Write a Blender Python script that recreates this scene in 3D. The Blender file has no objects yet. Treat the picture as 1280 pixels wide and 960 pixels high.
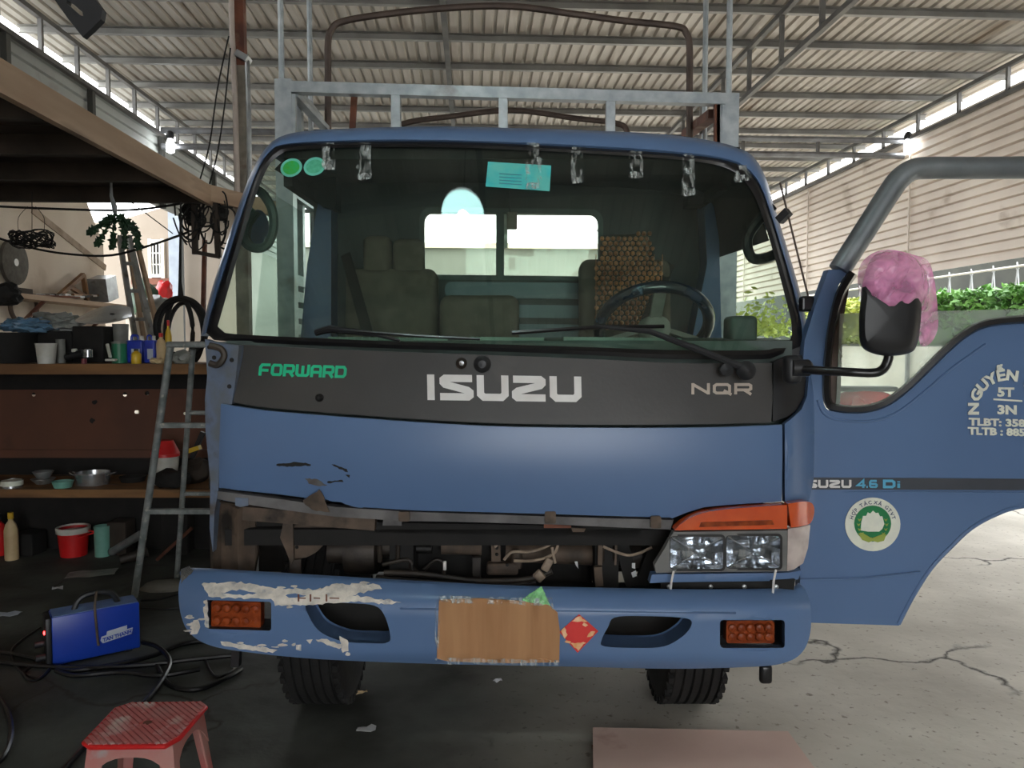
import bpy, bmesh, math, random
from math import sin, cos, pi, radians, atan
from mathutils import Vector, Matrix, noise
from mathutils.geometry import delaunay_2d_cdt
C = bpy.context.scene.collection
SC = bpy.context.scene
random.seed(7)

# ------------------------------------------------------------------ camera, sky, exposure
FPX = 967.0                       # focal length for a 1280 px wide frame
EYE = 1.55
PITCH = atan(50 / FPX)
cam_data = bpy.data.cameras.new('camera')
cam_data.sensor_fit = 'HORIZONTAL'; cam_data.sensor_width = 36.0
cam_data.lens = 36.0 * FPX / 1280.0
cam_data.clip_start = 0.05; cam_data.clip_end = 200
camera = bpy.data.objects.new('camera', cam_data); C.objects.link(camera)
camera.location = (0, 0, EYE); camera.rotation_euler = (pi / 2 - PITCH, 0, 0)
SC.camera = camera
SC.view_settings.view_transform = 'Standard'
SC.view_settings.look = 'None'
SC.view_settings.gamma = 1.0
SC.view_settings.use_curve_mapping = False
SC.view_settings.exposure = 1.9
world = bpy.data.worlds.new('sky'); SC.world = world; world.use_nodes = True
wn = world.node_tree.nodes; wn.clear()
w_out = wn.new('ShaderNodeOutputWorld'); w_bg = wn.new('ShaderNodeBackground')
w_tc = wn.new('ShaderNodeTexCoord'); w_ns = wn.new('ShaderNodeTexNoise'); w_cr = wn.new('ShaderNodeValToRGB')
w_ns.inputs['Scale'].default_value = 2.0; w_ns.inputs['Detail'].default_value = 4
w_cr.color_ramp.elements[0].color = (0.86, 0.93, 1.0, 1); w_cr.color_ramp.elements[1].color = (1.0, 0.98, 0.95, 1)
wl = world.node_tree.links
wl.new(w_tc.outputs['Generated'], w_ns.inputs['Vector']); wl.new(w_ns.outputs['Fac'], w_cr.inputs['Fac'])
wl.new(w_cr.outputs['Color'], w_bg.inputs['Color']); wl.new(w_bg.outputs['Background'], w_out.inputs['Surface'])
w_bg.inputs['Strength'].default_value = 2.2

# ------------------------------------------------------------------ geometry helpers
def ray(u, v):
    x, y = (u - 640) / FPX, -(v - 480) / FPX
    return Vector((x, cos(PITCH) + y * sin(PITCH), -sin(PITCH) + y * cos(PITCH)))
def P(u, v, Y):                   # a point of the photograph at distance Y
    d = ray(u, v); return Vector((0, 0, EYE)) + d * (Y / d.y)
def PZ(u, v, z):                  # a point of the photograph at height z
    d = ray(u, v); return Vector((0, 0, EYE)) + d * ((z - EYE) / d.z)
BA = atan(50 / FPX)               # the building is turned a little against the truck
def B(p):
    x, y, z = p
    return Vector((x * cos(BA) - y * sin(BA), x * sin(BA) + y * cos(BA), z))
def PB(u, v, xb=None, yb=None):   # in building coordinates, on the plane x = xb or y = yb
    d = ray(u, v); bx = d.x * cos(BA) + d.y * sin(BA); by = -d.x * sin(BA) + d.y * cos(BA)
    t = xb / bx if xb is not None else yb / by
    return Vector((bx * t, by * t, EYE + d.z * t))

def catmull(pts, n=6, closed=False):
    pts = [Vector(p) for p in pts]; m = len(pts); out = []
    for i in range(m if closed else m - 1):
        if closed: a, b, c, d = pts[i - 1], pts[i], pts[(i + 1) % m], pts[(i + 2) % m]
        else: a, b, c, d = pts[max(i - 1, 0)], pts[i], pts[i + 1], pts[min(i + 2, m - 1)]
        for k in range(n):
            t = k / n
            out.append(0.5 * (2 * b + (c - a) * t + (2 * a - 5 * b + 4 * c - d) * t * t + (3 * b - a - 3 * c + d) * t ** 3))
    if not closed: out.append(pts[-1])
    return out
def resample(pts, n):
    pts = [Vector(p) for p in pts]; L = [0]
    for a, b in zip(pts, pts[1:]): L.append(L[-1] + (b - a).length)
    out, j = [], 0
    for i in range(n):
        s = L[-1] * i / (n - 1)
        while j < len(L) - 2 and L[j + 1] < s: j += 1
        f = (s - L[j]) / max(L[j + 1] - L[j], 1e-9)
        out.append(pts[j].lerp(pts[j + 1], min(max(f, 0), 1)))
    return out
def inside(p, poly):
    x, y = p[0], p[1]; r = False; j = len(poly) - 1
    for i in range(len(poly)):
        xi, yi, xj, yj = poly[i][0], poly[i][1], poly[j][0], poly[j][1]
        if (yi > y) != (yj > y) and x < (xj - xi) * (y - yi) / (yj - yi) + xi: r = not r
        j = i
    return r
def rrect(u0, v0, u1, v1, r, slope=0.0, n=4):
    o = []
    for cx, cy, a0 in ((u1 - r, v0 + r, -90), (u1 - r, v1 - r, 0), (u0 + r, v1 - r, 90), (u0 + r, v0 + r, 180)):
        for k in range(n + 1):
            a = radians(a0 + 90 * k / n); o.append((cx + r * cos(a), cy + r * sin(a) + slope * (cx - u0)))
    return o
def ell(cu, cv, ru, rv, n=24):
    return [(cu + ru * cos(2 * pi * k / n), cv + rv * sin(2 * pi * k / n)) for k in range(n)]
def jag(poly, amp, seed, step=4):
    r = random.Random(seed); out = []
    for i in range(len(poly)):
        a, b = Vector(poly[i][:2]), Vector(poly[(i + 1) % len(poly)][:2]); k = max(1, int((b - a).length / step))
        for q in range(k):
            p = a.lerp(b, q / k); out.append((p.x + r.uniform(-amp, amp), p.y + r.uniform(-amp, amp)))
    return out

class MB:
    def __init__(s, xf=None): s.v = []; s.f = []; s.xf = xf
    def add(s, vs, fs):
        o = len(s.v)
        s.v += [s.xf(p) if s.xf else Vector(p) for p in vs]
        s.f += [tuple(i + o for i in f) for f in fs]; return s
    def box(s, c, size, rz=0, rx=0, ry=0):
        m = Matrix.Translation(Vector(c)) @ Matrix.Rotation(rz, 4, 'Z') @ Matrix.Rotation(ry, 4, 'Y') @ Matrix.Rotation(rx, 4, 'X')
        x, y, z = size[0] / 2, size[1] / 2, size[2] / 2
        vs = [m @ Vector(p) for p in ((-x, -y, -z), (x, -y, -z), (x, y, -z), (-x, y, -z), (-x, -y, z), (x, -y, z), (x, y, z), (-x, y, z))]
        return s.add(vs, [(0, 3, 2, 1), (4, 5, 6, 7), (0, 1, 5, 4), (1, 2, 6, 5), (2, 3, 7, 6), (3, 0, 4, 7)])
    def rbox(s, c, size, r=0.02, seg=3, rz=0, rx=0, ry=0):
        bm = bmesh.new(); bmesh.ops.create_cube(bm, size=1)
        for q in bm.verts: q.co = Vector((q.co.x * size[0], q.co.y * size[1], q.co.z * size[2]))
        bmesh.ops.bevel(bm, geom=bm.edges[:], offset=r, segments=seg, profile=0.5, affect='EDGES')
        m = Matrix.Translation(Vector(c)) @ Matrix.Rotation(rz, 4, 'Z') @ Matrix.Rotation(ry, 4, 'Y') @ Matrix.Rotation(rx, 4, 'X')
        bm.verts.index_update()
        s.add([m @ q.co for q in bm.verts], [tuple(q.index for q in f.verts) for f in bm.faces]); bm.free(); return s
    def bar(s, a, b, w, h=None, up=(0, 0, 1)):
        a, b = Vector(a), Vector(b); h = h or w; d = (b - a).normalized(); u = Vector(up)
        if abs(d.dot(u)) > 0.95: u = Vector((0, 1, 0))
        x = d.cross(u).normalized() * w / 2; y = x.cross(d).normalized() * h / 2
        return s.add([a - x - y, a + x - y, a + x + y, a - x + y, b - x - y, b + x - y, b + x + y, b - x + y],
                     [(0, 3, 2, 1), (4, 5, 6, 7), (0, 1, 5, 4), (1, 2, 6, 5), (2, 3, 7, 6), (3, 0, 4, 7)])
    def tube(s, pts, r, seg=8, closed=False):
        pts = [Vector(p) for p in pts]; n = len(pts); rr = r if isinstance(r, (list, tuple)) else [r] * n
        vs, fs, x = [], [], None
        for i in range(n):
            a, b = (pts[i - 1], pts[(i + 1) % n]) if closed else (pts[max(i - 1, 0)], pts[min(i + 1, n - 1)])
            d = (b - a).normalized()
            if x is None:
                up = Vector((0, 0, 1)) if abs(d.z) < 0.9 else Vector((0, 1, 0)); x = d.cross(up).normalized()
            else:
                x = (x - d * x.dot(d)); x = x.normalized() if x.length > 1e-6 else d.orthogonal().normalized()
            y = d.cross(x)
            vs += [pts[i] + (x * cos(2 * pi * k / seg) + y * sin(2 * pi * k / seg)) * rr[i] for k in range(seg)]
        for i in range(n if closed else n - 1):
            j = (i + 1) % n
            fs += [(i * seg + k, i * seg + (k + 1) % seg, j * seg + (k + 1) % seg, j * seg + k) for k in range(seg)]
        if not closed: fs += [tuple(range(seg))[::-1], tuple((n - 1) * seg + k for k in range(seg))]
        return s.add(vs, fs)
    def lathe(s, c, prof, seg=20, axis='Z', rot=None):
        vs, fs = [], []
        M = rot or {'Z': Matrix(), 'X': Matrix.Rotation(pi / 2, 4, 'Y'), 'Y': Matrix.Rotation(-pi / 2, 4, 'X')}[axis]
        for r, z in prof: vs += [M @ Vector((r * cos(2 * pi * k / seg), r * sin(2 * pi * k / seg), z)) + Vector(c) for k in range(seg)]
        for i in range(len(prof) - 1):
            fs += [(i * seg + k, i * seg + (k + 1) % seg, (i + 1) * seg + (k + 1) % seg, (i + 1) * seg + k) for k in range(seg)]
        if prof[0][0] > 1e-5: fs.append(tuple(range(seg))[::-1])
        if prof[-1][0] > 1e-5: fs.append(tuple((len(prof) - 1) * seg + k for k in range(seg)))
        return s.add(vs, fs)
    def loft(s, rows, closed=False):
        n = len(rows[0]); vs = [p for r in rows for p in r]; fs = []
        for i in range(len(rows) - 1):
            for k in range(n if closed else n - 1):
                fs.append((i * n + k, i * n + (k + 1) % n, (i + 1) * n + (k + 1) % n, (i + 1) * n + k))
        return s.add(vs, fs)
    def blob(s, c, size, seed=0, amp=0.25, freq=2.0, sub=3):
        bm = bmesh.new(); bmesh.ops.create_icosphere(bm, subdivisions=sub, radius=1)
        o = Vector((seed * 7.3, seed * 3.1, seed * 1.7)); bm.verts.index_update(); vs = []
        for q in bm.verts:
            k = 1 + amp * noise.noise(q.co * freq + o) + amp * 0.5 * noise.noise(q.co * freq * 2.7 + o)
            vs.append(Vector((q.co.x * size[0] * k, q.co.y * size[1] * k, max(q.co.z * k, -0.9) * size[2])) + Vector(c))
        s.add(vs, [tuple(q.index for q in f.verts) for f in bm.faces]); bm.free(); return s
    def shell(s, pts, tris, off):
        n = len(pts); o = Vector(off); cnt = {}
        for t in tris:
            for a, b in zip(t, t[1:] + t[:1]): cnt[(a, b)] = cnt.get((a, b), 0) + 1
        fs = [tuple(t) for t in tris] + [tuple(i + n for i in reversed(t)) for t in tris]
        fs += [(b, a, a + n, b + n) for (a, b) in cnt if (b, a) not in cnt]
        return s.add(list(pts) + [p + o for p in pts], fs)
    def surf(s, poly, depth, holes=(), step=14, thick=0.015, lift=0.0, proj=None):
        """a sheet cut to an outline (with holes) laid over a curved front: depth(u, v) is its distance"""
        pr = proj or (lambda u, v: P(u, v, depth(u, v) - lift))
        vs, es = [], []
        for pl in [poly] + list(holes):
            o = len(vs); m = len(pl); vs += [Vector((p[0], p[1])) for p in pl]; es += [(o + i, o + (i + 1) % m) for i in range(m)]
        us = [p[0] for p in poly]; ws = [p[1] for p in poly]
        if step:
            u = min(us) + step * 0.5
            while u < max(us):
                w = min(ws) + step * 0.5
                while w < max(ws):
                    if inside((u, w), poly) and not any(inside((u, w), h) for h in holes): vs.append(Vector((u, w)))
                    w += step
                u += step
        r = delaunay_2d_cdt(vs, es, [], 0, 1e-4)
        tris = []
        for t in r[2]:
            c = sum((r[0][i] for i in t), Vector((0, 0))) / len(t)
            if inside(c, poly) and not any(inside(c, h) for h in holes):
                t = list(t)
                a, b, q = r[0][t[0]], r[0][t[1]], r[0][t[2]]
                if (b - a).cross(q - a) > 0: t.reverse()
                tris.append(t)
        return s.shell([pr(p.x, p.y) for p in r[0]], tris, (0, thick, 0))
    def poly_prism(s, pts, off):
        pts = [Vector(p) for p in pts]; n = len(pts); o = Vector(off)
        return s.add(pts + [p + o for p in pts], [tuple(range(n))[::-1], tuple(range(n, 2 * n))] + [(i, (i + 1) % n, (i + 1) % n + n, i + n) for i in range(n)])
    def build(s, name, mat, parent=None, smooth=False, origin=None, kind=None, label=None):
        me = bpy.data.meshes.new(name); o = bpy.data.objects.new(name, me)
        if parent is not None:
            par = parent; L = par.location.copy()
            while par.parent: par = par.parent; L += par.location
        else:
            xs = [p.x for p in s.v]; ys = [p.y for p in s.v]; zs = [p.z for p in s.v]
            L = Vector(origin) if origin else Vector(((min(xs) + max(xs)) / 2, (min(ys) + max(ys)) / 2, min(zs))); o.location = L
        me.from_pydata([p - L for p in s.v], [], s.f); me.materials.append(mat)
        bm = bmesh.new(); bm.from_mesh(me); bmesh.ops.recalc_face_normals(bm, faces=bm.faces); bm.to_mesh(me); bm.free()
        if smooth:
            me.polygons.foreach_set('use_smooth', [True] * len(me.polygons))
            try: me.set_sharp_from_angle(angle=radians(42))
            except Exception: pass
        C.objects.link(o)
        if parent is not None: o.parent = parent
        if kind: o['kind'] = kind
        if label: o['label'] = label
        return o
def thing(name, loc, label=None, cat=None, group=None, kind=None):
    o = bpy.data.objects.new(name, None); C.objects.link(o); o.location = loc; o.empty_display_size = 0.1
    return tag(o, label, cat, group, kind)
def tag(o, label=None, cat=None, group=None, kind=None):
    for k, x in (('label', label), ('category', cat), ('group', group), ('kind', kind)):
        if x: o[k] = x
    return o

# ------------------------------------------------------------------ materials
def srgb(r, g, b):
    f = lambda c: c / 12.92 if c <= 0.04045 else ((c + 0.055) / 1.055) ** 2.4
    return (f(r / 255), f(g / 255), f(b / 255), 1)
def mat(name, col, rough=0.6, metal=0.0, col2=None, scale=6.0, dirt=None, dscale=3.0, dpos=0.55, bump=0.0, bscale=40.0, stretch=(1, 1, 1), spec=0.5, coat=0.0, alpha=None, detail=4.0, trans=0.0):
    """principled with noise between col and col2 and dirt patches on top, plus fine relief"""
    m = bpy.data.materials.new(name); m.use_nodes = True; n = m.node_tree.nodes; l = m.node_tree.links
    b = n['Principled BSDF']; b.inputs['Roughness'].default_value = rough; b.inputs['Metallic'].default_value = metal
    b.inputs['Specular IOR Level'].default_value = spec; b.inputs['Coat Weight'].default_value = coat
    tc = n.new('ShaderNodeTexCoord'); mp = n.new('ShaderNodeMapping'); mp.inputs['Scale'].default_value = stretch
    l.new(tc.outputs['Object'], mp.inputs['Vector'])
    def ns(sc, det=4.0):
        t = n.new('ShaderNodeTexNoise'); t.inputs['Scale'].default_value = sc; t.inputs['Detail'].default_value = det
        l.new(mp.outputs['Vector'], t.inputs['Vector']); return t.outputs['Fac']
    c2 = col2 or tuple(c * 0.8 for c in col[:3]) + (1,)
    mx = n.new('ShaderNodeMix'); mx.data_type = 'RGBA'; mx.inputs['A'].default_value = c2; mx.inputs['B'].default_value = col
    cr = n.new('ShaderNodeValToRGB'); cr.color_ramp.elements[0].position = 0.35; cr.color_ramp.elements[1].position = 0.65
    l.new(ns(scale, detail), cr.inputs['Fac']); l.new(cr.outputs['Color'], mx.inputs['Factor']); out = mx.outputs['Result']
    if dirt:
        m2 = n.new('ShaderNodeMix'); m2.data_type = 'RGBA'; l.new(out, m2.inputs['A']); m2.inputs['B'].default_value = dirt
        c3 = n.new('ShaderNodeValToRGB'); c3.color_ramp.elements[0].position = dpos; c3.color_ramp.elements[1].position = min(dpos + 0.14, 1)
        l.new(ns(dscale, 8.0), c3.inputs['Fac']); l.new(c3.outputs['Color'], m2.inputs['Factor']); out = m2.outputs['Result']
    l.new(out, b.inputs['Base Color'])
    if bump:
        bp = n.new('ShaderNodeBump'); bp.inputs['Strength'].default_value = bump; bp.inputs['Distance'].default_value = 0.01
        l.new(ns(bscale), bp.inputs['Height']); l.new(bp.outputs['Normal'], b.inputs['Normal'])
    if alpha is not None:
        b.inputs['Alpha'].default_value = alpha
    if trans:
        tb = n.new('ShaderNodeBsdfTranslucent'); l.new(out, tb.inputs['Color']); ms = n.new('ShaderNodeMixShader'); ms.inputs['Fac'].default_value = trans
        l.new(b.outputs['BSDF'], ms.inputs[1]); l.new(tb.outputs['BSDF'], ms.inputs[2]); l.new(ms.outputs['Shader'], n['Material Output'].inputs['Surface'])
    return m
def glass(name, tint, refl=0.06, haze=None, hamount=0.0, hscale=4.0):
    """thin pane: tinted see-through, a fresnel reflection and some dust haze"""
    m = bpy.data.materials.new(name); m.use_nodes = True; n = m.node_tree.nodes; l = m.node_tree.links
    n.remove(n['Principled BSDF']); out = n['Material Output']
    tr = n.new('ShaderNodeBsdfTransparent'); tr.inputs['Color'].default_value = tint
    gl = n.new('ShaderNodeBsdfGlossy'); gl.inputs['Roughness'].default_value = 0.02
    ge = n.new('ShaderNodeNewGeometry'); dt = n.new('ShaderNodeVectorMath'); dt.operation = 'DOT_PRODUCT'
    l.new(ge.outputs['Normal'], dt.inputs[0]); l.new(ge.outputs['Incoming'], dt.inputs[1])
    def mth(op, x, y=None):
        q = n.new('ShaderNodeMath'); q.operation = op
        for i, w in enumerate((x, y)):
            if w is None: continue
            if isinstance(w, float): q.inputs[i].default_value = w
            else: l.new(w, q.inputs[i])
        return q.outputs[0]
    sch = mth('POWER', mth('SUBTRACT', 1.0, mth('ABSOLUTE', dt.outputs['Value'])), 5.0)
    fac = mth('MULTIPLY_ADD', sch, 0.5); fac.node.inputs[2].default_value = refl * 0.5
    mx = n.new('ShaderNodeMixShader'); l.new(fac, mx.inputs['Fac']); l.new(tr.outputs['BSDF'], mx.inputs[1]); l.new(gl.outputs['BSDF'], mx.inputs[2])
    last = mx.outputs['Shader']
    if haze:
        df = n.new('ShaderNodeBsdfDiffuse'); df.inputs['Color'].default_value = haze
        tc = n.new('ShaderNodeTexCoord'); ns = n.new('ShaderNodeTexNoise'); ns.inputs['Scale'].default_value = hscale; ns.inputs['Detail'].default_value = 6
        mr = n.new('ShaderNodeMapRange'); mr.inputs['From Min'].default_value = 0.3; mr.inputs['From Max'].default_value = 0.75; mr.inputs['To Min'].default_value = hamount * 0.3; mr.inputs['To Max'].default_value = hamount
        l.new(tc.outputs['Object'], ns.inputs['Vector']); l.new(ns.outputs['Fac'], mr.inputs['Value'])
        m2 = n.new('ShaderNodeMixShader'); l.new(mr.outputs['Result'], m2.inputs['Fac']); l.new(last, m2.inputs[1]); l.new(df.outputs['BSDF'], m2.inputs[2]); last = m2.outputs['Shader']
    l.new(last, out.inputs['Surface']); return m
def film(name, col, op, rough=0.15, wr=30.0, lo=None, stretch=(1, 1, 1)):
    """thin wrinkled plastic: part see-through, part glossy film"""
    m = bpy.data.materials.new(name); m.use_nodes = True; n = m.node_tree.nodes; l = m.node_tree.links
    b = n['Principled BSDF']; b.inputs['Base Color'].default_value = col; b.inputs['Roughness'].default_value = rough
    tc = n.new('ShaderNodeTexCoord'); ns = n.new('ShaderNodeTexNoise'); ns.inputs['Scale'].default_value = wr; ns.inputs['Detail'].default_value = 3; ns.inputs['Distortion'].default_value = 0.8
    bp = n.new('ShaderNodeBump'); bp.inputs['Strength'].default_value = 0.9; bp.inputs['Distance'].default_value = 0.02
    mp = n.new('ShaderNodeMapping'); mp.inputs['Scale'].default_value = stretch; l.new(tc.outputs['Object'], mp.inputs['Vector'])
    l.new(mp.outputs['Vector'], ns.inputs['Vector']); l.new(ns.outputs['Fac'], bp.inputs['Height']); l.new(bp.outputs['Normal'], b.inputs['Normal'])
    mr = n.new('ShaderNodeMapRange'); mr.inputs['From Min'].default_value = 0.35; mr.inputs['From Max'].default_value = 0.7; mr.inputs['To Min'].default_value = op * 0.5 if lo is None else lo; mr.inputs['To Max'].default_value = min(op * 1.5, 1)
    l.new(ns.outputs['Fac'], mr.inputs['Value']); l.new(mr.outputs['Result'], b.inputs['Alpha']); return m
def emit(name, col, st):
    m = bpy.data.materials.new(name); m.use_nodes = True; n = m.node_tree.nodes
    b = n['Principled BSDF']; b.inputs['Base Color'].default_value = col
    b.inputs['Emission Color'].default_value = col; b.inputs['Emission Strength'].default_value = st; return m
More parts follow.
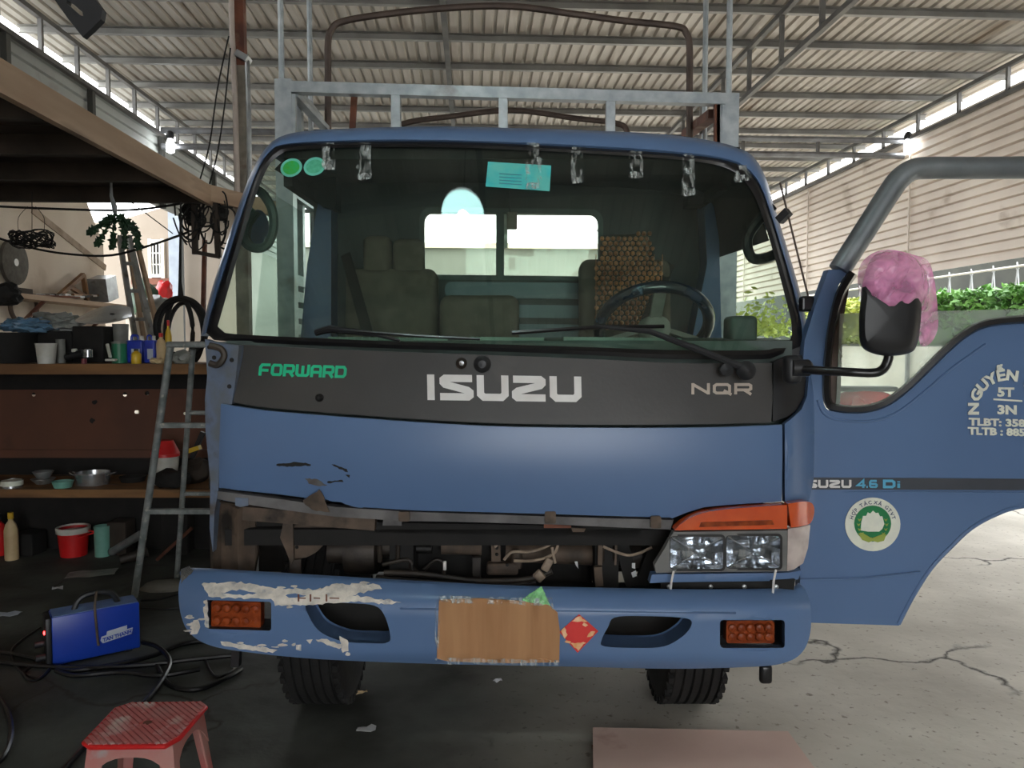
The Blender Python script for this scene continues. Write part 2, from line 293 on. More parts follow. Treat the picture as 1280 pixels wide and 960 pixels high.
M = dict(
    blue=mat('blue_paint', srgb(92, 118, 156), 0.3, col2=srgb(87, 112, 149), scale=1.2, bump=0.02, bscale=3, spec=0.4),
    blue2=mat('dull_blue_paint', srgb(104, 122, 152), 0.5, col2=srgb(98, 104, 112), scale=9, dirt=srgb(84, 80, 76), dscale=9, dpos=0.52),
    blue_shaded=mat('shaded_blue_paint', srgb(62, 80, 114), 0.4, col2=srgb(56, 72, 104), scale=3),  # cab blue darkened for the left pillar: its shade put into the colour
    panel=mat('worn_black_plastic', srgb(66, 64, 62), 0.42, col2=srgb(50, 49, 48), scale=2.0, dirt=srgb(88, 84, 78), dscale=3.0, dpos=0.62, bump=0.05, bscale=60),
    rubber=mat('black_rubber', srgb(26, 26, 28), 0.28, col2=srgb(18, 18, 20), scale=20, bump=0.1, bscale=30),
    black=mat('black_plastic', srgb(34, 35, 38), 0.45, col2=srgb(26, 27, 30), scale=8),
    matte=mat('grimy_black', srgb(26, 24, 22), 0.8, col2=srgb(16, 15, 14), scale=9),
    tyre=mat('tyre_rubber', srgb(28, 27, 26), 0.85, col2=srgb(19, 18, 18), scale=12, bump=0.2, bscale=60),
    grime=mat('greasy_steel', srgb(70, 61, 53), 0.55, col2=srgb(36, 32, 29), scale=8, dirt=srgb(24, 22, 20), dscale=5, dpos=0.5, bump=0.3, bscale=30, metal=0.2),
    grime2=mat('dusty_brown_steel', srgb(100, 84, 70), 0.75, col2=srgb(66, 56, 48), scale=9, dirt=srgb(34, 29, 25), dscale=7, dpos=0.55, bump=0.2, bscale=40),
    greyrail=mat('grey_rail', srgb(104, 102, 102), 0.6, col2=srgb(74, 72, 72), scale=10, dirt=srgb(70, 52, 40), dscale=6, dpos=0.6),
    wire=mat('tan_wire', srgb(168, 150, 130), 0.6, col2=srgb(120, 104, 90), scale=20),
    rust=mat('rusty_steel', srgb(120, 72, 52), 0.8, col2=srgb(86, 52, 42), scale=7, dirt=srgb(140, 116, 98), dscale=4, dpos=0.56, bump=0.2),
    white=mat('white_letter', srgb(228, 226, 224), 0.5, col2=srgb(214, 210, 206), scale=10),
    tangrey=mat('tan_grey_letter', srgb(196, 182, 168), 0.5),
    green_l=mat('green_letter', srgb(22, 196, 142), 0.5),
    cyan_l=mat('light_blue_letter', srgb(90, 176, 212), 0.5),
    primer=mat('bare_filler', srgb(226, 218, 206), 0.8, col2=srgb(192, 186, 178), scale=30, dirt=srgb(130, 138, 150), dscale=20, dpos=0.6, bump=0.5, bscale=60),
    amber=mat('amber_lens', srgb(206, 86, 34), 0.2, col2=srgb(190, 68, 24), scale=6, coat=0.6),
    amber_d=mat('dirty_amber_lens', srgb(150, 70, 34), 0.3, col2=srgb(112, 48, 24), scale=30, bump=0.3, bscale=40, spec=0.15),
    lensw=mat('smoky_clear_lens', srgb(196, 184, 178), 0.12, col2=srgb(160, 146, 142), scale=10, coat=0.6),
    chrome=mat('lamp_reflector', (0.85, 0.86, 0.88, 1), 0.12, 1.0, col2=(0.7, 0.71, 0.73, 1), bump=0.35, bscale=12),
    bezel=mat('grey_bezel', srgb(116, 116, 112), 0.55, col2=srgb(98, 98, 96), scale=8),
    galv=mat('galvanised_steel', srgb(176, 182, 184), 0.38, 0.45, col2=srgb(150, 158, 162), scale=14, dirt=srgb(120, 112, 104), dscale=4, dpos=0.62),
    tubes=mat('grey_steel_tube', srgb(130, 132, 134), 0.4, 0.5, col2=srgb(104, 104, 106), scale=6),
    tubed=mat('brown_steel_tube', srgb(92, 78, 70), 0.55, 0.3, col2=srgb(70, 58, 52), scale=6),
    bare=mat('bare_grey_metal', srgb(132, 138, 140), 0.42, 0.35, col2=srgb(104, 110, 114), scale=5, dirt=srgb(64, 76, 96), dscale=5, dpos=0.58, bump=0.1, bscale=10),
    seat=mat('grey_brown_seat_cloth', srgb(96, 88, 78), 0.9, col2=srgb(80, 73, 64), scale=14, bump=0.08, bscale=90),
    dash=mat('green_grey_dash', srgb(70, 84, 80), 0.6, col2=srgb(58, 70, 66), scale=8),
    lining=mat('dark_cab_lining', srgb(32, 37, 37), 0.8, col2=srgb(26, 31, 31), scale=6),
    cabrib=mat('teal_grey_pressing', srgb(78, 100, 108), 0.45, col2=srgb(68, 90, 98), scale=5),
    cabback=mat('teal_grey_cab_back', srgb(36, 44, 44), 0.6, col2=srgb(30, 38, 38), scale=5),  # dark lining tone with the cab's shading put into the colour
    bead=mat('brown_wood_bead', srgb(186, 126, 84), 0.3, col2=srgb(120, 72, 46), scale=9),
    wheelcov=mat('marbled_blue_cover', srgb(30, 48, 72), 0.25, col2=srgb(18, 22, 30), scale=14, dirt=srgb(140, 170, 200), dscale=16, dpos=0.66, coat=0.5),
    card=mat('brown_cardboard', srgb(176, 132, 92), 0.85, col2=srgb(160, 116, 78), scale=3, stretch=(6, 1, 0.6), dirt=srgb(140, 98, 64), dscale=2, dpos=0.62),
    teal=mat('teal_card', srgb(52, 190, 190), 0.5, col2=srgb(96, 196, 186), scale=14),
    teal2=mat('pale_teal_edge', srgb(110, 206, 186), 0.5),
    green_s=mat('green_sticker', srgb(30, 178, 104), 0.5, col2=srgb(22, 158, 96), scale=30),
    green_d=mat('emblem_green', srgb(18, 128, 72), 0.5),
    cream=mat('cream_sticker', srgb(228, 230, 214), 0.5, col2=srgb(214, 216, 204), scale=20),
    navy=mat('navy_ink', srgb(52, 66, 104), 0.6),
    red_s=mat('red_paper', srgb(214, 44, 38), 0.5, col2=srgb(196, 30, 30), scale=8),
    gold=mat('gold_print', srgb(226, 158, 96), 0.5, col2=srgb(240, 200, 160), scale=40),
    stripe=mat('dark_door_stripe', srgb(62, 66, 74), 0.45, col2=srgb(54, 58, 66), scale=6),
    sheet=mat('roof_sheet_metal', srgb(206, 199, 190), 0.5, 0.05, trans=0.02, col2=srgb(176, 168, 157), scale=1.3, stretch=(3, 0.35, 1), dirt=srgb(146, 132, 116), dscale=1.1, dpos=0.58),  # metal with slight see-through, added to brighten the ceiling from above
    sheetw=mat('wall_sheet_metal', srgb(230, 220, 208), 0.6, 0.0, trans=0.12, col2=srgb(214, 202, 190), scale=1.0, dirt=srgb(168, 150, 132), dscale=1.5, dpos=0.64),
    sheetl=mat('grey_wall_sheet_metal', srgb(168, 172, 168), 0.55, 0.05, col2=srgb(150, 152, 148), scale=1.0, dirt=srgb(132, 122, 110), dscale=1.5, dpos=0.62),
    purlin=mat('galvanised_purlin', srgb(156, 154, 148), 0.5, 0.2, col2=srgb(132, 130, 126), scale=3),
    truss=mat('grey_truss_steel', srgb(108, 106, 102), 0.55, 0.2, col2=srgb(84, 82, 80), scale=4),
    plaster=mat('stained_plaster', srgb(214, 202, 186), 0.9, col2=srgb(194, 178, 160), scale=0.9, dirt=srgb(150, 128, 108), dscale=0.8, dpos=0.6, bump=0.1),
    plasterw=mat('whitewash', srgb(232, 226, 214), 0.9, col2=srgb(216, 208, 194), scale=0.8, dirt=srgb(176, 160, 140), dscale=0.9, dpos=0.64),
    ply=mat('raw_plywood_edge', srgb(184, 158, 132), 0.8, col2=srgb(158, 132, 108), scale=2.2, stretch=(1, 0.4, 3), dirt=srgb(112, 92, 78), dscale=2.2, dpos=0.6),
    darkwood=mat('dark_grimy_wood', srgb(66, 56, 48), 0.9, col2=srgb(44, 38, 33), scale=4, stretch=(1, 0.4, 1)),
    board=mat('orange_brown_board', srgb(142, 102, 62), 0.7, col2=srgb(106, 74, 46), scale=3, stretch=(0.5, 2, 3), dirt=srgb(60, 48, 38), dscale=3, dpos=0.58),
    brownpanel=mat('brown_sheet_panel', srgb(104, 64, 46), 0.7, col2=srgb(86, 54, 40), scale=2, dirt=srgb(60, 44, 36), dscale=2.5, dpos=0.6),
    alu=mat('dull_aluminium', srgb(168, 172, 172), 0.35, 0.6, col2=srgb(140, 142, 142), scale=8, dirt=srgb(110, 98, 86), dscale=9, dpos=0.6),
    ladderm=mat('paint_splashed_tube', srgb(150, 154, 152), 0.5, 0.3, col2=srgb(110, 116, 116), scale=14, dirt=srgb(196, 190, 176), dscale=22, dpos=0.6),
    steel=mat('shiny_steel', srgb(196, 198, 200), 0.25, 0.8, col2=srgb(160, 162, 164), scale=6),
    welder=mat('welder_blue', srgb(26, 62, 168), 0.35, col2=srgb(22, 54, 150), scale=3),
    weldtop=mat('pale_blue_top', srgb(116, 140, 184), 0.5, col2=srgb(90, 116, 168), scale=8),  # paler than the case, used on its top face
    label=mat('silver_label', srgb(186, 194, 206), 0.5),
    red=mat('red_plastic', srgb(206, 34, 34), 0.4, col2=srgb(190, 26, 28), scale=6),
    stool=mat('worn_red_stool_plastic', srgb(196, 76, 76), 0.5, col2=srgb(190, 128, 124), scale=7, dirt=srgb(226, 218, 212), dscale=7, dpos=0.54),
    stoolleg=mat('faded_red_stool_side', srgb(182, 92, 88), 0.5, col2=srgb(176, 132, 124), scale=6, dirt=srgb(150, 178, 178), dscale=7, dpos=0.62),
    leafd=mat('dark_green_leaf', srgb(40, 74, 44), 0.6, col2=srgb(28, 54, 34), scale=20),
    leaf=mat('hedge_leaf', srgb(92, 142, 56), 0.5, col2=srgb(58, 102, 40), scale=3),
    leafy=mat('yellow_green_leaf', srgb(178, 186, 84), 0.5, col2=srgb(130, 150, 60), scale=3),
    plastern=mat('yard_plaster', srgb(150, 139, 126), 0.9, col2=srgb(138, 126, 112), scale=0.9, dirt=srgb(104, 90, 78), dscale=0.8, dpos=0.6, bump=0.1),
    shed=mat('dark_shed_boards', srgb(54, 56, 50), 0.9, col2=srgb(40, 42, 38), scale=1.5),
    greywall=mat('grey_white_render', srgb(112, 112, 106), 0.9, col2=srgb(98, 98, 92), scale=0.5),
    concrete_d=mat('dark_wall', srgb(84, 84, 80), 0.9, col2=srgb(70, 70, 66), scale=1.5),
    pinkbag=film('pink_plastic_bag', srgb(240, 160, 206), 0.5, 0.16, 13),
    tape=film('clear_tape', srgb(220, 228, 226), 0.26, 0.1, 60, -0.16, (1, 1, 0.16)),
    tapeg=film('green_tape', srgb(150, 226, 150), 0.7, 0.25, 40),
    bluebag=mat('blue_plastic_bag', srgb(108, 142, 168), 0.35, col2=srgb(78, 108, 134), scale=8),
    greybag=mat('grey_plastic_bag', srgb(150, 152, 146), 0.4, col2=srgb(104, 106, 102), scale=6),
    whitepl=mat('white_plastic', srgb(206, 206, 198), 0.5, col2=srgb(180, 178, 168), scale=8),
    greypl=mat('grey_plastic', srgb(140, 140, 134), 0.6, col2=srgb(112, 112, 106), scale=8),
    greenpl=mat('green_plastic', srgb(44, 132, 96), 0.4, col2=srgb(34, 112, 80), scale=8),
    mint=mat('mint_plastic', srgb(116, 172, 156), 0.5),
    bluejug=mat('blue_jug_plastic', srgb(44, 66, 178), 0.35, col2=srgb(36, 54, 156), scale=6),
    yellow=mat('yellow_plastic', srgb(222, 182, 44), 0.4),
    tan=mat('tan_plastic', srgb(206, 182, 140), 0.5, col2=srgb(186, 160, 120), scale=9),
    skin=mat('peach_plastic', srgb(214, 172, 142), 0.5),
    rope=mat('pale_rope', srgb(178, 182, 184), 0.9, bump=0.5, bscale=120),
    paper=mat('white_paper', srgb(222, 224, 226), 0.8),
    redmetal=mat('dull_pink_board', srgb(214, 186, 174), 0.75, col2=srgb(202, 172, 160), scale=2, dirt=srgb(164, 112, 100), dscale=3, dpos=0.62),
    bulb=emit('lit_bulb', (0.95, 0.98, 1.0, 1), 6.0),
    bulbw=emit('lit_warm_bulb', (1.0, 0.98, 0.94, 1), 45.0),
    led=emit('red_indicator', (1.0, 0.02, 0.02, 1), 6.0),
    shadew=emit('lit_opal_shade', (0.72, 0.86, 0.86, 1), 1.3),
    winglass=glass('windscreen_glass', (0.87, 0.955, 0.905, 1), refl=0.08, haze=(0.5, 0.6, 0.6, 1), hamount=0.012, hscale=2.5),
    sideglass=glass('side_glass', (0.93, 0.97, 0.95, 1), haze=(0.6, 0.62, 0.56, 1), hamount=0.05, hscale=6),
    doorglass=glass('dusty_door_glass', (0.82, 0.88, 0.86, 1), haze=(0.62, 0.66, 0.6, 1), hamount=0.55, hscale=3),
    rearglass=glass('rear_glass', (0.98, 0.97, 0.93, 1), haze=(0.7, 0.7, 0.62, 1), hamount=0.12, hscale=5),
    lampglass=glass('lamp_glass', (0.92, 0.94, 0.96, 1)),
)
# ------------------------------------------------------------------ the setting
def floor_mat():
    m = bpy.data.materials.new('workshop_concrete'); m.use_nodes = True; n = m.node_tree.nodes; l = m.node_tree.links
    b = n['Principled BSDF']; b.inputs['Roughness'].default_value = 0.75
    tc = n.new('ShaderNodeTexCoord')
    def ns(sc, det=6, vec=None):
        t = n.new('ShaderNodeTexNoise'); t.inputs['Scale'].default_value = sc; t.inputs['Detail'].default_value = det
        l.new(vec or tc.outputs['Object'], t.inputs['Vector']); return t
    def ramp(inp, a, b_, ca=(0, 0, 0, 1), cb=(1, 1, 1, 1)):
        r = n.new('ShaderNodeValToRGB'); r.color_ramp.elements[0].position = a; r.color_ramp.elements[1].position = b_
        r.color_ramp.elements[0].color = ca; r.color_ramp.elements[1].color = cb; l.new(inp, r.inputs['Fac']); return r.outputs['Color']
    def mix(f, a, b_, t='MIX'):
        x = n.new('ShaderNodeMix'); x.data_type = 'RGBA'; x.blend_type = t
        for k, q in (('A', a), ('B', b_)):
            if isinstance(q, tuple): x.inputs[k].default_value = q
            else: l.new(q, x.inputs[k])
        if isinstance(f, float): x.inputs['Factor'].default_value = f
        else: l.new(f, x.inputs['Factor'])
        return x.outputs['Result']
    pale_side = ramp(ns(1.6).outputs['Fac'], 0.35, 0.65, srgb(178, 172, 160), srgb(206, 200, 188))
    pale_side = mix(ramp(ns(30, 3).outputs['Fac'], 0.62, 0.72), pale_side, srgb(140, 130, 118))
    dim_side = ramp(ns(2.2).outputs['Fac'], 0.3, 0.7, srgb(44, 45, 41), srgb(92, 95, 90))
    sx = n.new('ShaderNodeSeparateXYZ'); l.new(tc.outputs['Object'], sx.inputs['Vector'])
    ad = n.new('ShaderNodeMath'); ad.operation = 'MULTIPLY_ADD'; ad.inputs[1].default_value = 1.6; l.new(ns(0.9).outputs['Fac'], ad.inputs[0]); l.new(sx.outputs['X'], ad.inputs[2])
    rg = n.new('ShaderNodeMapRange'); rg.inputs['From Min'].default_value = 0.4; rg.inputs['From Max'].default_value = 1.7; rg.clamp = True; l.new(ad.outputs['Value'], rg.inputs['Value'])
    col = mix(rg.outputs['Result'], dim_side, pale_side)  # dim light of the left side put into the floor colour, plus oil
    vo = n.new('ShaderNodeTexVoronoi'); vo.feature = 'DISTANCE_TO_EDGE'; vo.inputs['Scale'].default_value = 0.7
    ds = n.new('ShaderNodeVectorMath'); ds.operation = 'ADD'; sc = n.new('ShaderNodeVectorMath'); sc.operation = 'SCALE'; sc.inputs['Scale'].default_value = 0.35
    l.new(ns(3.0).outputs['Color'], sc.inputs[0]); l.new(tc.outputs['Object'], ds.inputs[0]); l.new(sc.outputs['Vector'], ds.inputs[1]); l.new(ds.outputs['Vector'], vo.inputs['Vector'])
    crack = ramp(vo.outputs['Distance'], 0.0, 0.012, (1, 1, 1, 1), (0, 0, 0, 1))
    cm = mix(1.0, crack, ramp(ns(0.8).outputs['Fac'], 0.48, 0.56), 'MULTIPLY')
    col = mix(cm, col, srgb(50, 44, 38))
    l.new(col, b.inputs['Base Color'])
    bp = n.new('ShaderNodeBump'); bp.inputs['Strength'].default_value = 0.35; bp.inputs['Distance'].default_value = 0.012
    l.new(ns(14, 8).outputs['Fac'], bp.inputs['Height']); l.new(bp.outputs['Normal'], b.inputs['Normal']); return m
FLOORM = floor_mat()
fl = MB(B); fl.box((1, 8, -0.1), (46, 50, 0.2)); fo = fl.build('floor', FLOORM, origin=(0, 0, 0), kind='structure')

XL, XR = -4.3, 6.3                      # side walls, building frame
Y0, Y1 = -6.0, 19.0                     # roof from behind the camera to the open far end
ZP = EYE + 3.3                          # underside of the purlins
ceiling = thing('ceiling', B((0, 8, ZP)), kind='structure')
def corrug(mb, a, b, along, up, n_per, pitch=0.125, rib=0.028, wide=0.28):
    """trapezoid sheet from a, n_per ribs towards b, running along 'along'"""
    a = Vector(a); d = (Vector(b) - a).normalized(); u = Vector(up); prof = []
    for k in range(n_per):
        s = k * pitch
        prof += [(s, 0), (s + pitch * (0.9 - wide), 0), (s + pitch * (1 - wide), rib), (s + pitch * 0.9, rib)]
    prof += [(n_per * pitch, 0), (n_per * pitch + 0.04, 0)]
    r0 = [a + d * s + u * h for s, h in prof]; r1 = [p + Vector(along) for p in r0]
    n = len(r0)
    return mb.shell(r0 + r1, [(k, k + 1, n + k + 1, n + k) for k in range(n - 1)], u * 0.0015)
x = -4.85
k = 0
while x < 6.7:
    for ya, yb in ((Y0, 6.9), (6.85, Y1)):
        mb = MB(B); corrug(mb, (x, ya, ZP + 0.082 + (0.002 if k % 2 else 0) + (0.004 if ya > 0 else 0)), (x + 1, ya, ZP + 0.082), (0, yb - ya, 0), (0, 0, 1), 8 if x < 6.0 else 5)
        mb.build('roof_sheet', M['sheet'], ceiling)
    x += 1.0; k += 1
for k in range(-15, 13):
    y = 7.78 + 0.87 * k
    mb = MB(B); mb.box((0.95, y + 0.025, ZP + 0.04), (11.5, 0.004, 0.08)); mb.box((0.95, y, ZP + 0.002), (11.5, 0.05, 0.004)); mb.box((0.95, y, ZP + 0.078), (11.5, 0.05, 0.004))
    mb.build('purlin', M['purlin'], ceiling)

def truss(name, x, ztop, zbot, ya, yb, step, y_first, w=0.05, ztop2=None):
    t = thing(name, B((x, (ya + yb) / 2, zbot)), kind='structure'); z2 = ztop2 or ztop
    mb = MB(B); mb.bar((x, ya, ztop + (ztop - z2) * 0), (x, yb, z2), w, w); mb.build('top_chord', M['truss'], t)
    mb = MB(B); mb.bar((x, ya, zbot), (x, yb, zbot), w, w); mb.build('bottom_chord', M['truss'], t)
    y = y_first
    while y < yb:
        zt = ztop + (z2 - ztop) * (y - ya) / (yb - ya)
        mb = MB(B); mb.bar((x, y, zbot + w / 2), (x, y, zt - w / 2), 0.04, 0.04); mb.build('web_post', M['truss'], t); y += step
    return t
ZB = EYE + 2.9
truss('trim_1', XL, ZP - 0.03, ZB, Y0, Y1, 0.72, -5.54)
truss('trim_2', XR, ZP - 0.03, ZB + 0.05, Y0, Y1, 0.92, -5.77)
truss('trim_3', 3.08, ZP - 0.03, EYE + 2.77, Y0, Y1, 0.9, -5.8)
mb = MB(B); mb.bar((-0.27, Y0, ZP - 0.03), (-0.27, Y1, ZP - 0.03), 0.06, 0.06); t4 = mb.build('trim_4', M['truss'], kind='structure')
# twin tie bars across the hall at two depths
for i, yb in enumerate((11.1, 16.3)):
    t = thing('trim_%d' % (5 + i), B((1, yb, EYE + 2.7)), kind='structure')
    for v in (173, 192):
        z = EYE + (430 - v) * 11.1 / FPX
        mb = MB(B); mb.tube([(XL + 0.02, yb, z), (XR - 0.02, yb, z)], 0.045, 8); mb.build('tie_bar', M['tubes'], t, smooth=True)
    for xx in (-1.5, 1.2, 3.9, 5.0):
        mb = MB(B); mb.bar((xx, yb, EYE + (430 - 192) * 11.1 / FPX), (xx, yb, EYE + (430 - 173) * 11.1 / FPX), 0.04); mb.build('web_post', M['truss'], t)

# left wall: sheet metal above, stained plaster below
wl_ = thing('wall_left', B((XL, 5, 0)), kind='structure')
def hsheets(root, x, z0, z1, ya, yb, m, side, seg=2.4, rib=0.028, wide=0.28):
    n = int(round((z1 - z0) / 0.125)); y = ya
    while y < yb - 0.1:
        ye = min(y + seg, yb)
        mb = MB(B); corrug(mb, (x, y, z0), (x, y, z1), (0, ye - y + 0.02, 0), (side, 0, 0), n, 0.125, rib, wide); mb.build('wall_sheet', m, root); y = ye
hsheets(wl_, XL - 0.06, ZB - 1.0, ZB, Y0, Y1, M['sheetl'], -1)
for y in (-0.6, 1.0, 2.6, 4.3, 5.94, 7.57, 9.2, 11.2, 13.4, 15.6):
    mb = MB(B); mb.box((XL - 0.02, y, EYE + 2.4), (0.06, 0.07, 1.0)); mb.build('wall_stud', M['concrete_d'], wl_)
mb = MB(B); mb.poly_prism([(XL, Y0, 0), (XL, 9.35, 0), (XL, 9.35, 2.7), (XL, 8.6, 3.6), (XL, Y0, 3.6)], (-0.12, 0, 0)); mb.build('plaster_panel', M['plaster'], wl_)
# diagonal rendered scar left by an old stair on the plaster
a, b_ = PB(40, 262, xb=XL + 0.006), PB(132, 335, xb=XL + 0.006)
mb = MB(B); mb.bar(a, b_, 0.012, 0.07); mb.build('render_scar', mat('old_render', srgb(168, 150, 132), 0.9, col2=srgb(140, 122, 104), scale=8), wl_)

# right wall: pale sheet hung from the truss, open below
wr_ = thing('wall_right', B((XR, 8, EYE + 1.0)), kind='structure')
hsheets(wr_, XR + 0.06, EYE + 1.0, EYE + 3.0, Y0, Y1, M['sheetw'], 1, 3.4, 0.06, 0.24)
mb = MB(B); mb.box((XR + 0.1, (Y0 + 1.6) / 2, 1.28), (0.12, 1.6 - Y0, 2.56)); mb.build('plaster_panel', M['concrete_d'], wr_)  # unseen lower wall near the camera, added to keep light off the door
y = Y0 + 3.4
while y < Y1:
    mb = MB(B); mb.box((XR + 0.02, y, EYE + 2.0), (0.02, 0.03, 1.95)); mb.build('wall_stud', M['sheetw'], wr_); y += 3.4
for y in (-2.0, 4.5, 18.6):
    mb = MB(B); mb.box((XR + 0.0, y, ZP / 2), (0.12, 0.12, ZP)); mb.build('steel_post', M['truss'], wr_)
# unseen wall behind the camera, its opening shaped to set the front light
wb_ = thing('wall_back', B((-2.6, Y0, 0)), kind='structure')
for xa, xb, za, zb_ in ((-4.4, -1.2, 0, 4.8), (2.8, 6.5, 0, 4.8), (-1.2, 2.8, 3.6, 4.8)):
    mb = MB(B); mb.box(((xa + xb) / 2, Y0 - 0.2, (za + zb_) / 2), (xb - xa, 0.15, zb_ - za)); mb.build('plaster_panel', M['concrete_d'], wb_)

# mezzanine platform over the bench
mz = thing('mezzanine', B((-3.1, 2.5, 2.6)), kind='structure')
XM = -2.0; ZM = EYE + 1.05
mb = MB(B); mb.box((XM + 0.02, 2.4, ZM + 0.07), (0.04, 7.3, 0.145)); mb.build('fascia_board', M['ply'], mz)
yy = -1.2
while yy < 6.0:
    mb = MB(B); mb.box((-3.14, yy + 0.145, ZM + 0.125), (2.24, 0.28, 0.025)); mb.build('deck_board', M['darkwood'], mz); yy += 0.29
for yj in (-1.1, -0.4, 0.3, 1.0, 1.7, 2.4, 3.1, 3.8, 4.5, 5.2, 5.95):
    mb = MB(B); mb.box((-3.14, yj, ZM + 0.055), (2.24, 0.06, 0.11)); mb.build('floor_joist', M['darkwood'], mz)
mb = MB(B); mb.bar((XM, 6.0, ZM + 0.09), (XM + 0.45, 6.35, ZM + 0.02), 0.05, 0.12); mb.build('beam_stub', M['ply'], mz)
# column at the end of the platform
cl = thing('steel_column', B((XM + 0.12, 6.45, 0)), kind='structure')
p0, p1 = PB(299, -2, yb=6.45), PB(303, 262, yb=6.45)
def on(y, v, u): return PB(u, v, yb=y)
mb = MB(B); mb.bar(on(6.45, -60, 297), on(6.45, 86, 301), 0.085); mb.build('red_upper_tube', M['rust'], cl)
mb = MB(B); mb.bar(on(6.45, 84, 300), (on(6.45, 250, 303).x, 6.45, 0.0), 0.10); mb.build('grey_lower_tube', mat('patched_concrete_post', srgb(146, 138, 124), 0.85, col2=srgb(104, 98, 88), scale=6, dirt=srgb(90, 70, 58), dscale=4, dpos=0.58), cl)
mb = MB(B); mb.tube([on(6.38, -60, 288), on(6.38, 40, 290), on(6.38, 120, 294), on(6.38, 240, 297)], 0.022, 8); mb.build('conduit_pipe', mat('pale_conduit', srgb(196, 182, 172), 0.6), cl, smooth=True)
mb = MB(B); mb.box(on(6.40, 72, 304), (0.10, 0.12, 0.05), ry=0.5); mb.tube([on(6.40, 76, 309), on(6.40, 140, 311), on(6.40, 240, 312)], 0.02, 8); mb.build('clamp', M['alu'], cl)

# neighbouring yard on the left: plaster house wall with a barred window, pale posts
wn_ = thing('neighbour_wall', B((-6, 13, 0)), kind='structure')
pts = [PB(u, v, yb=13.0) for u, v in ((-200, 300), (146, 276), (215, 256))]
mb = MB(B); mb.poly_prism([(pts[0].x, 13, 0), (pts[2].x, 13, 0), pts[2], pts[1], pts[0]], (0, 0.15, 0)); mb.build('plaster_panel', M['plastern'], wn_)
q0, q1 = PB(216, 300, yb=12.6), PB(300, 300, yb=12.6)
mb = MB(B); mb.box(((q0.x + q1.x) / 2, 12.75, 1.92), (q1.x - q0.x, 0.12, 3.84)); mb.build('plaster_panel', M['plastern'], wn_)
mb = MB(B); mb.box((PB(220, 300, yb=12.4).x, 12.4, 1.93), (0.17, 0.17, 3.86)); mb.build('pale_blue_post', mat('pale_blue_paint', srgb(150, 158, 168), 0.6), wn_)
wd = thing('window_1', B(PB(197, 340, yb=12.98)), kind='structure')
a, b_ = PB(188, 302, yb=12.97), PB(205, 345, yb=12.97)
mb = MB(B); mb.box(((a.x + b_.x) / 2, 12.985, (a.z + b_.z) / 2), (b_.x - a.x, 0.02, a.z - b_.z)); mb.build('dark_pane', M['matte'], wd)
for fx in (0, 1):
    mb = MB(B); mb.box((a.x + (b_.x - a.x) * fx, 12.95, (a.z + b_.z) / 2), (0.05, 0.06, a.z - b_.z + 0.08)); mb.build('window_frame', M['plasterw'], wd)
for fz in (0, 1):
    mb = MB(B); mb.box(((a.x + b_.x) / 2, 12.95, b_.z + (a.z - b_.z) * fz), (b_.x - a.x, 0.06, 0.05)); mb.build('window_frame', M['plasterw'], wd)
for f in (0.25, 0.5, 0.75):
    mb = MB(B); mb.box((a.x + (b_.x - a.x) * f, 12.94, (a.z + b_.z) / 2), (0.02, 0.02, a.z - b_.z)); mb.build('window_bar', M['whitepl'], wd)
for f in (0.33, 0.66):
    mb = MB(B); mb.box(((a.x + b_.x) / 2, 12.94, b_.z + (a.z - b_.z) * f), (b_.x - a.x, 0.02, 0.02)); mb.build('window_bar', M['whitepl'], wd)
mb = MB(B); mb.box(((a.x + b_.x) / 2, 12.9, b_.z - 0.1), (b_.x - a.x + 0.5, 0.2, 0.1)); mb.build('window_ledge', M['rust'], wd)

# yard on the right: low whitewashed wall, hedge on it, dark shed behind, pole with ties
XY = 8.5
wy_ = thing('boundary_wall', B((XY, 12, 0)), kind='structure')
mb = MB(B); mb.box((XY + 0.1, 14, 0.75), (0.2, 26, 1.5)); mb.build('plaster_panel', M['plasterw'], wy_)
mb = MB(B); mb.box((XY + 3.2, 18, 1.9), (0.2, 44, 3.8)); mb.build('shed_wall', M['shed'], wy_)
far = thing('far_wall', B((1, 24, 0)), kind='structure')
mb = MB(B); mb.box((-1.0, 30, 2.6), (24, 0.2, 5.2)); mb.build('plaster_panel', M['greywall'], far)
mb = MB(B); mb.box((-1.0, 29.9, 5.3), (24, 0.4, 0.2)); mb.build('coping', M['plaster'], far)
# gate posts and rails at the open far end
g = thing('far_gate', B((0, 19.5, 0)), kind='structure')
for xx in (-3.4, -1.2, 1.0, 3.2, 5.2):
    mb = MB(B); mb.box((xx, 19.5, 1.6), (0.08, 0.08, 3.2)); mb.build('gate_post', M['tubes'], g)
for zz in (3.2,):
    mb = MB(B); mb.box((0.9, 19.5, zz), (8.7, 0.08, 0.1)); mb.build('gate_rail', M['tubes'], g)
def foliage(name, mat_, parent, n, gen, size, kind='stuff'):
    mb = MB(); r = random.Random(len(name) + n); vs, fs = [], []
    for i in range(n):
        p = gen(r); s = size * r.uniform(0.6, 1.3)
        d = Vector((r.gauss(0, 1), r.gauss(0, 1), r.gauss(0, 0.7))).normalized(); e = d.orthogonal().normalized(); e = (e * cos(i) + d.cross(e) * sin(i))
        o = len(vs); vs += [p - d * s, p + e * s * 0.45, p + d * s, p - e * s * 0.45]; fs += [(o, o + 1, o + 2, o + 3)]
    mb.v = vs; mb.f = fs; return mb.build(name, mat_, parent, kind=kind)
hd = thing('hedge', B((XY + 0.25, 13, 1.5)), 'long green hedge row above the low whitewashed wall, under the rope pole', 'hedge')
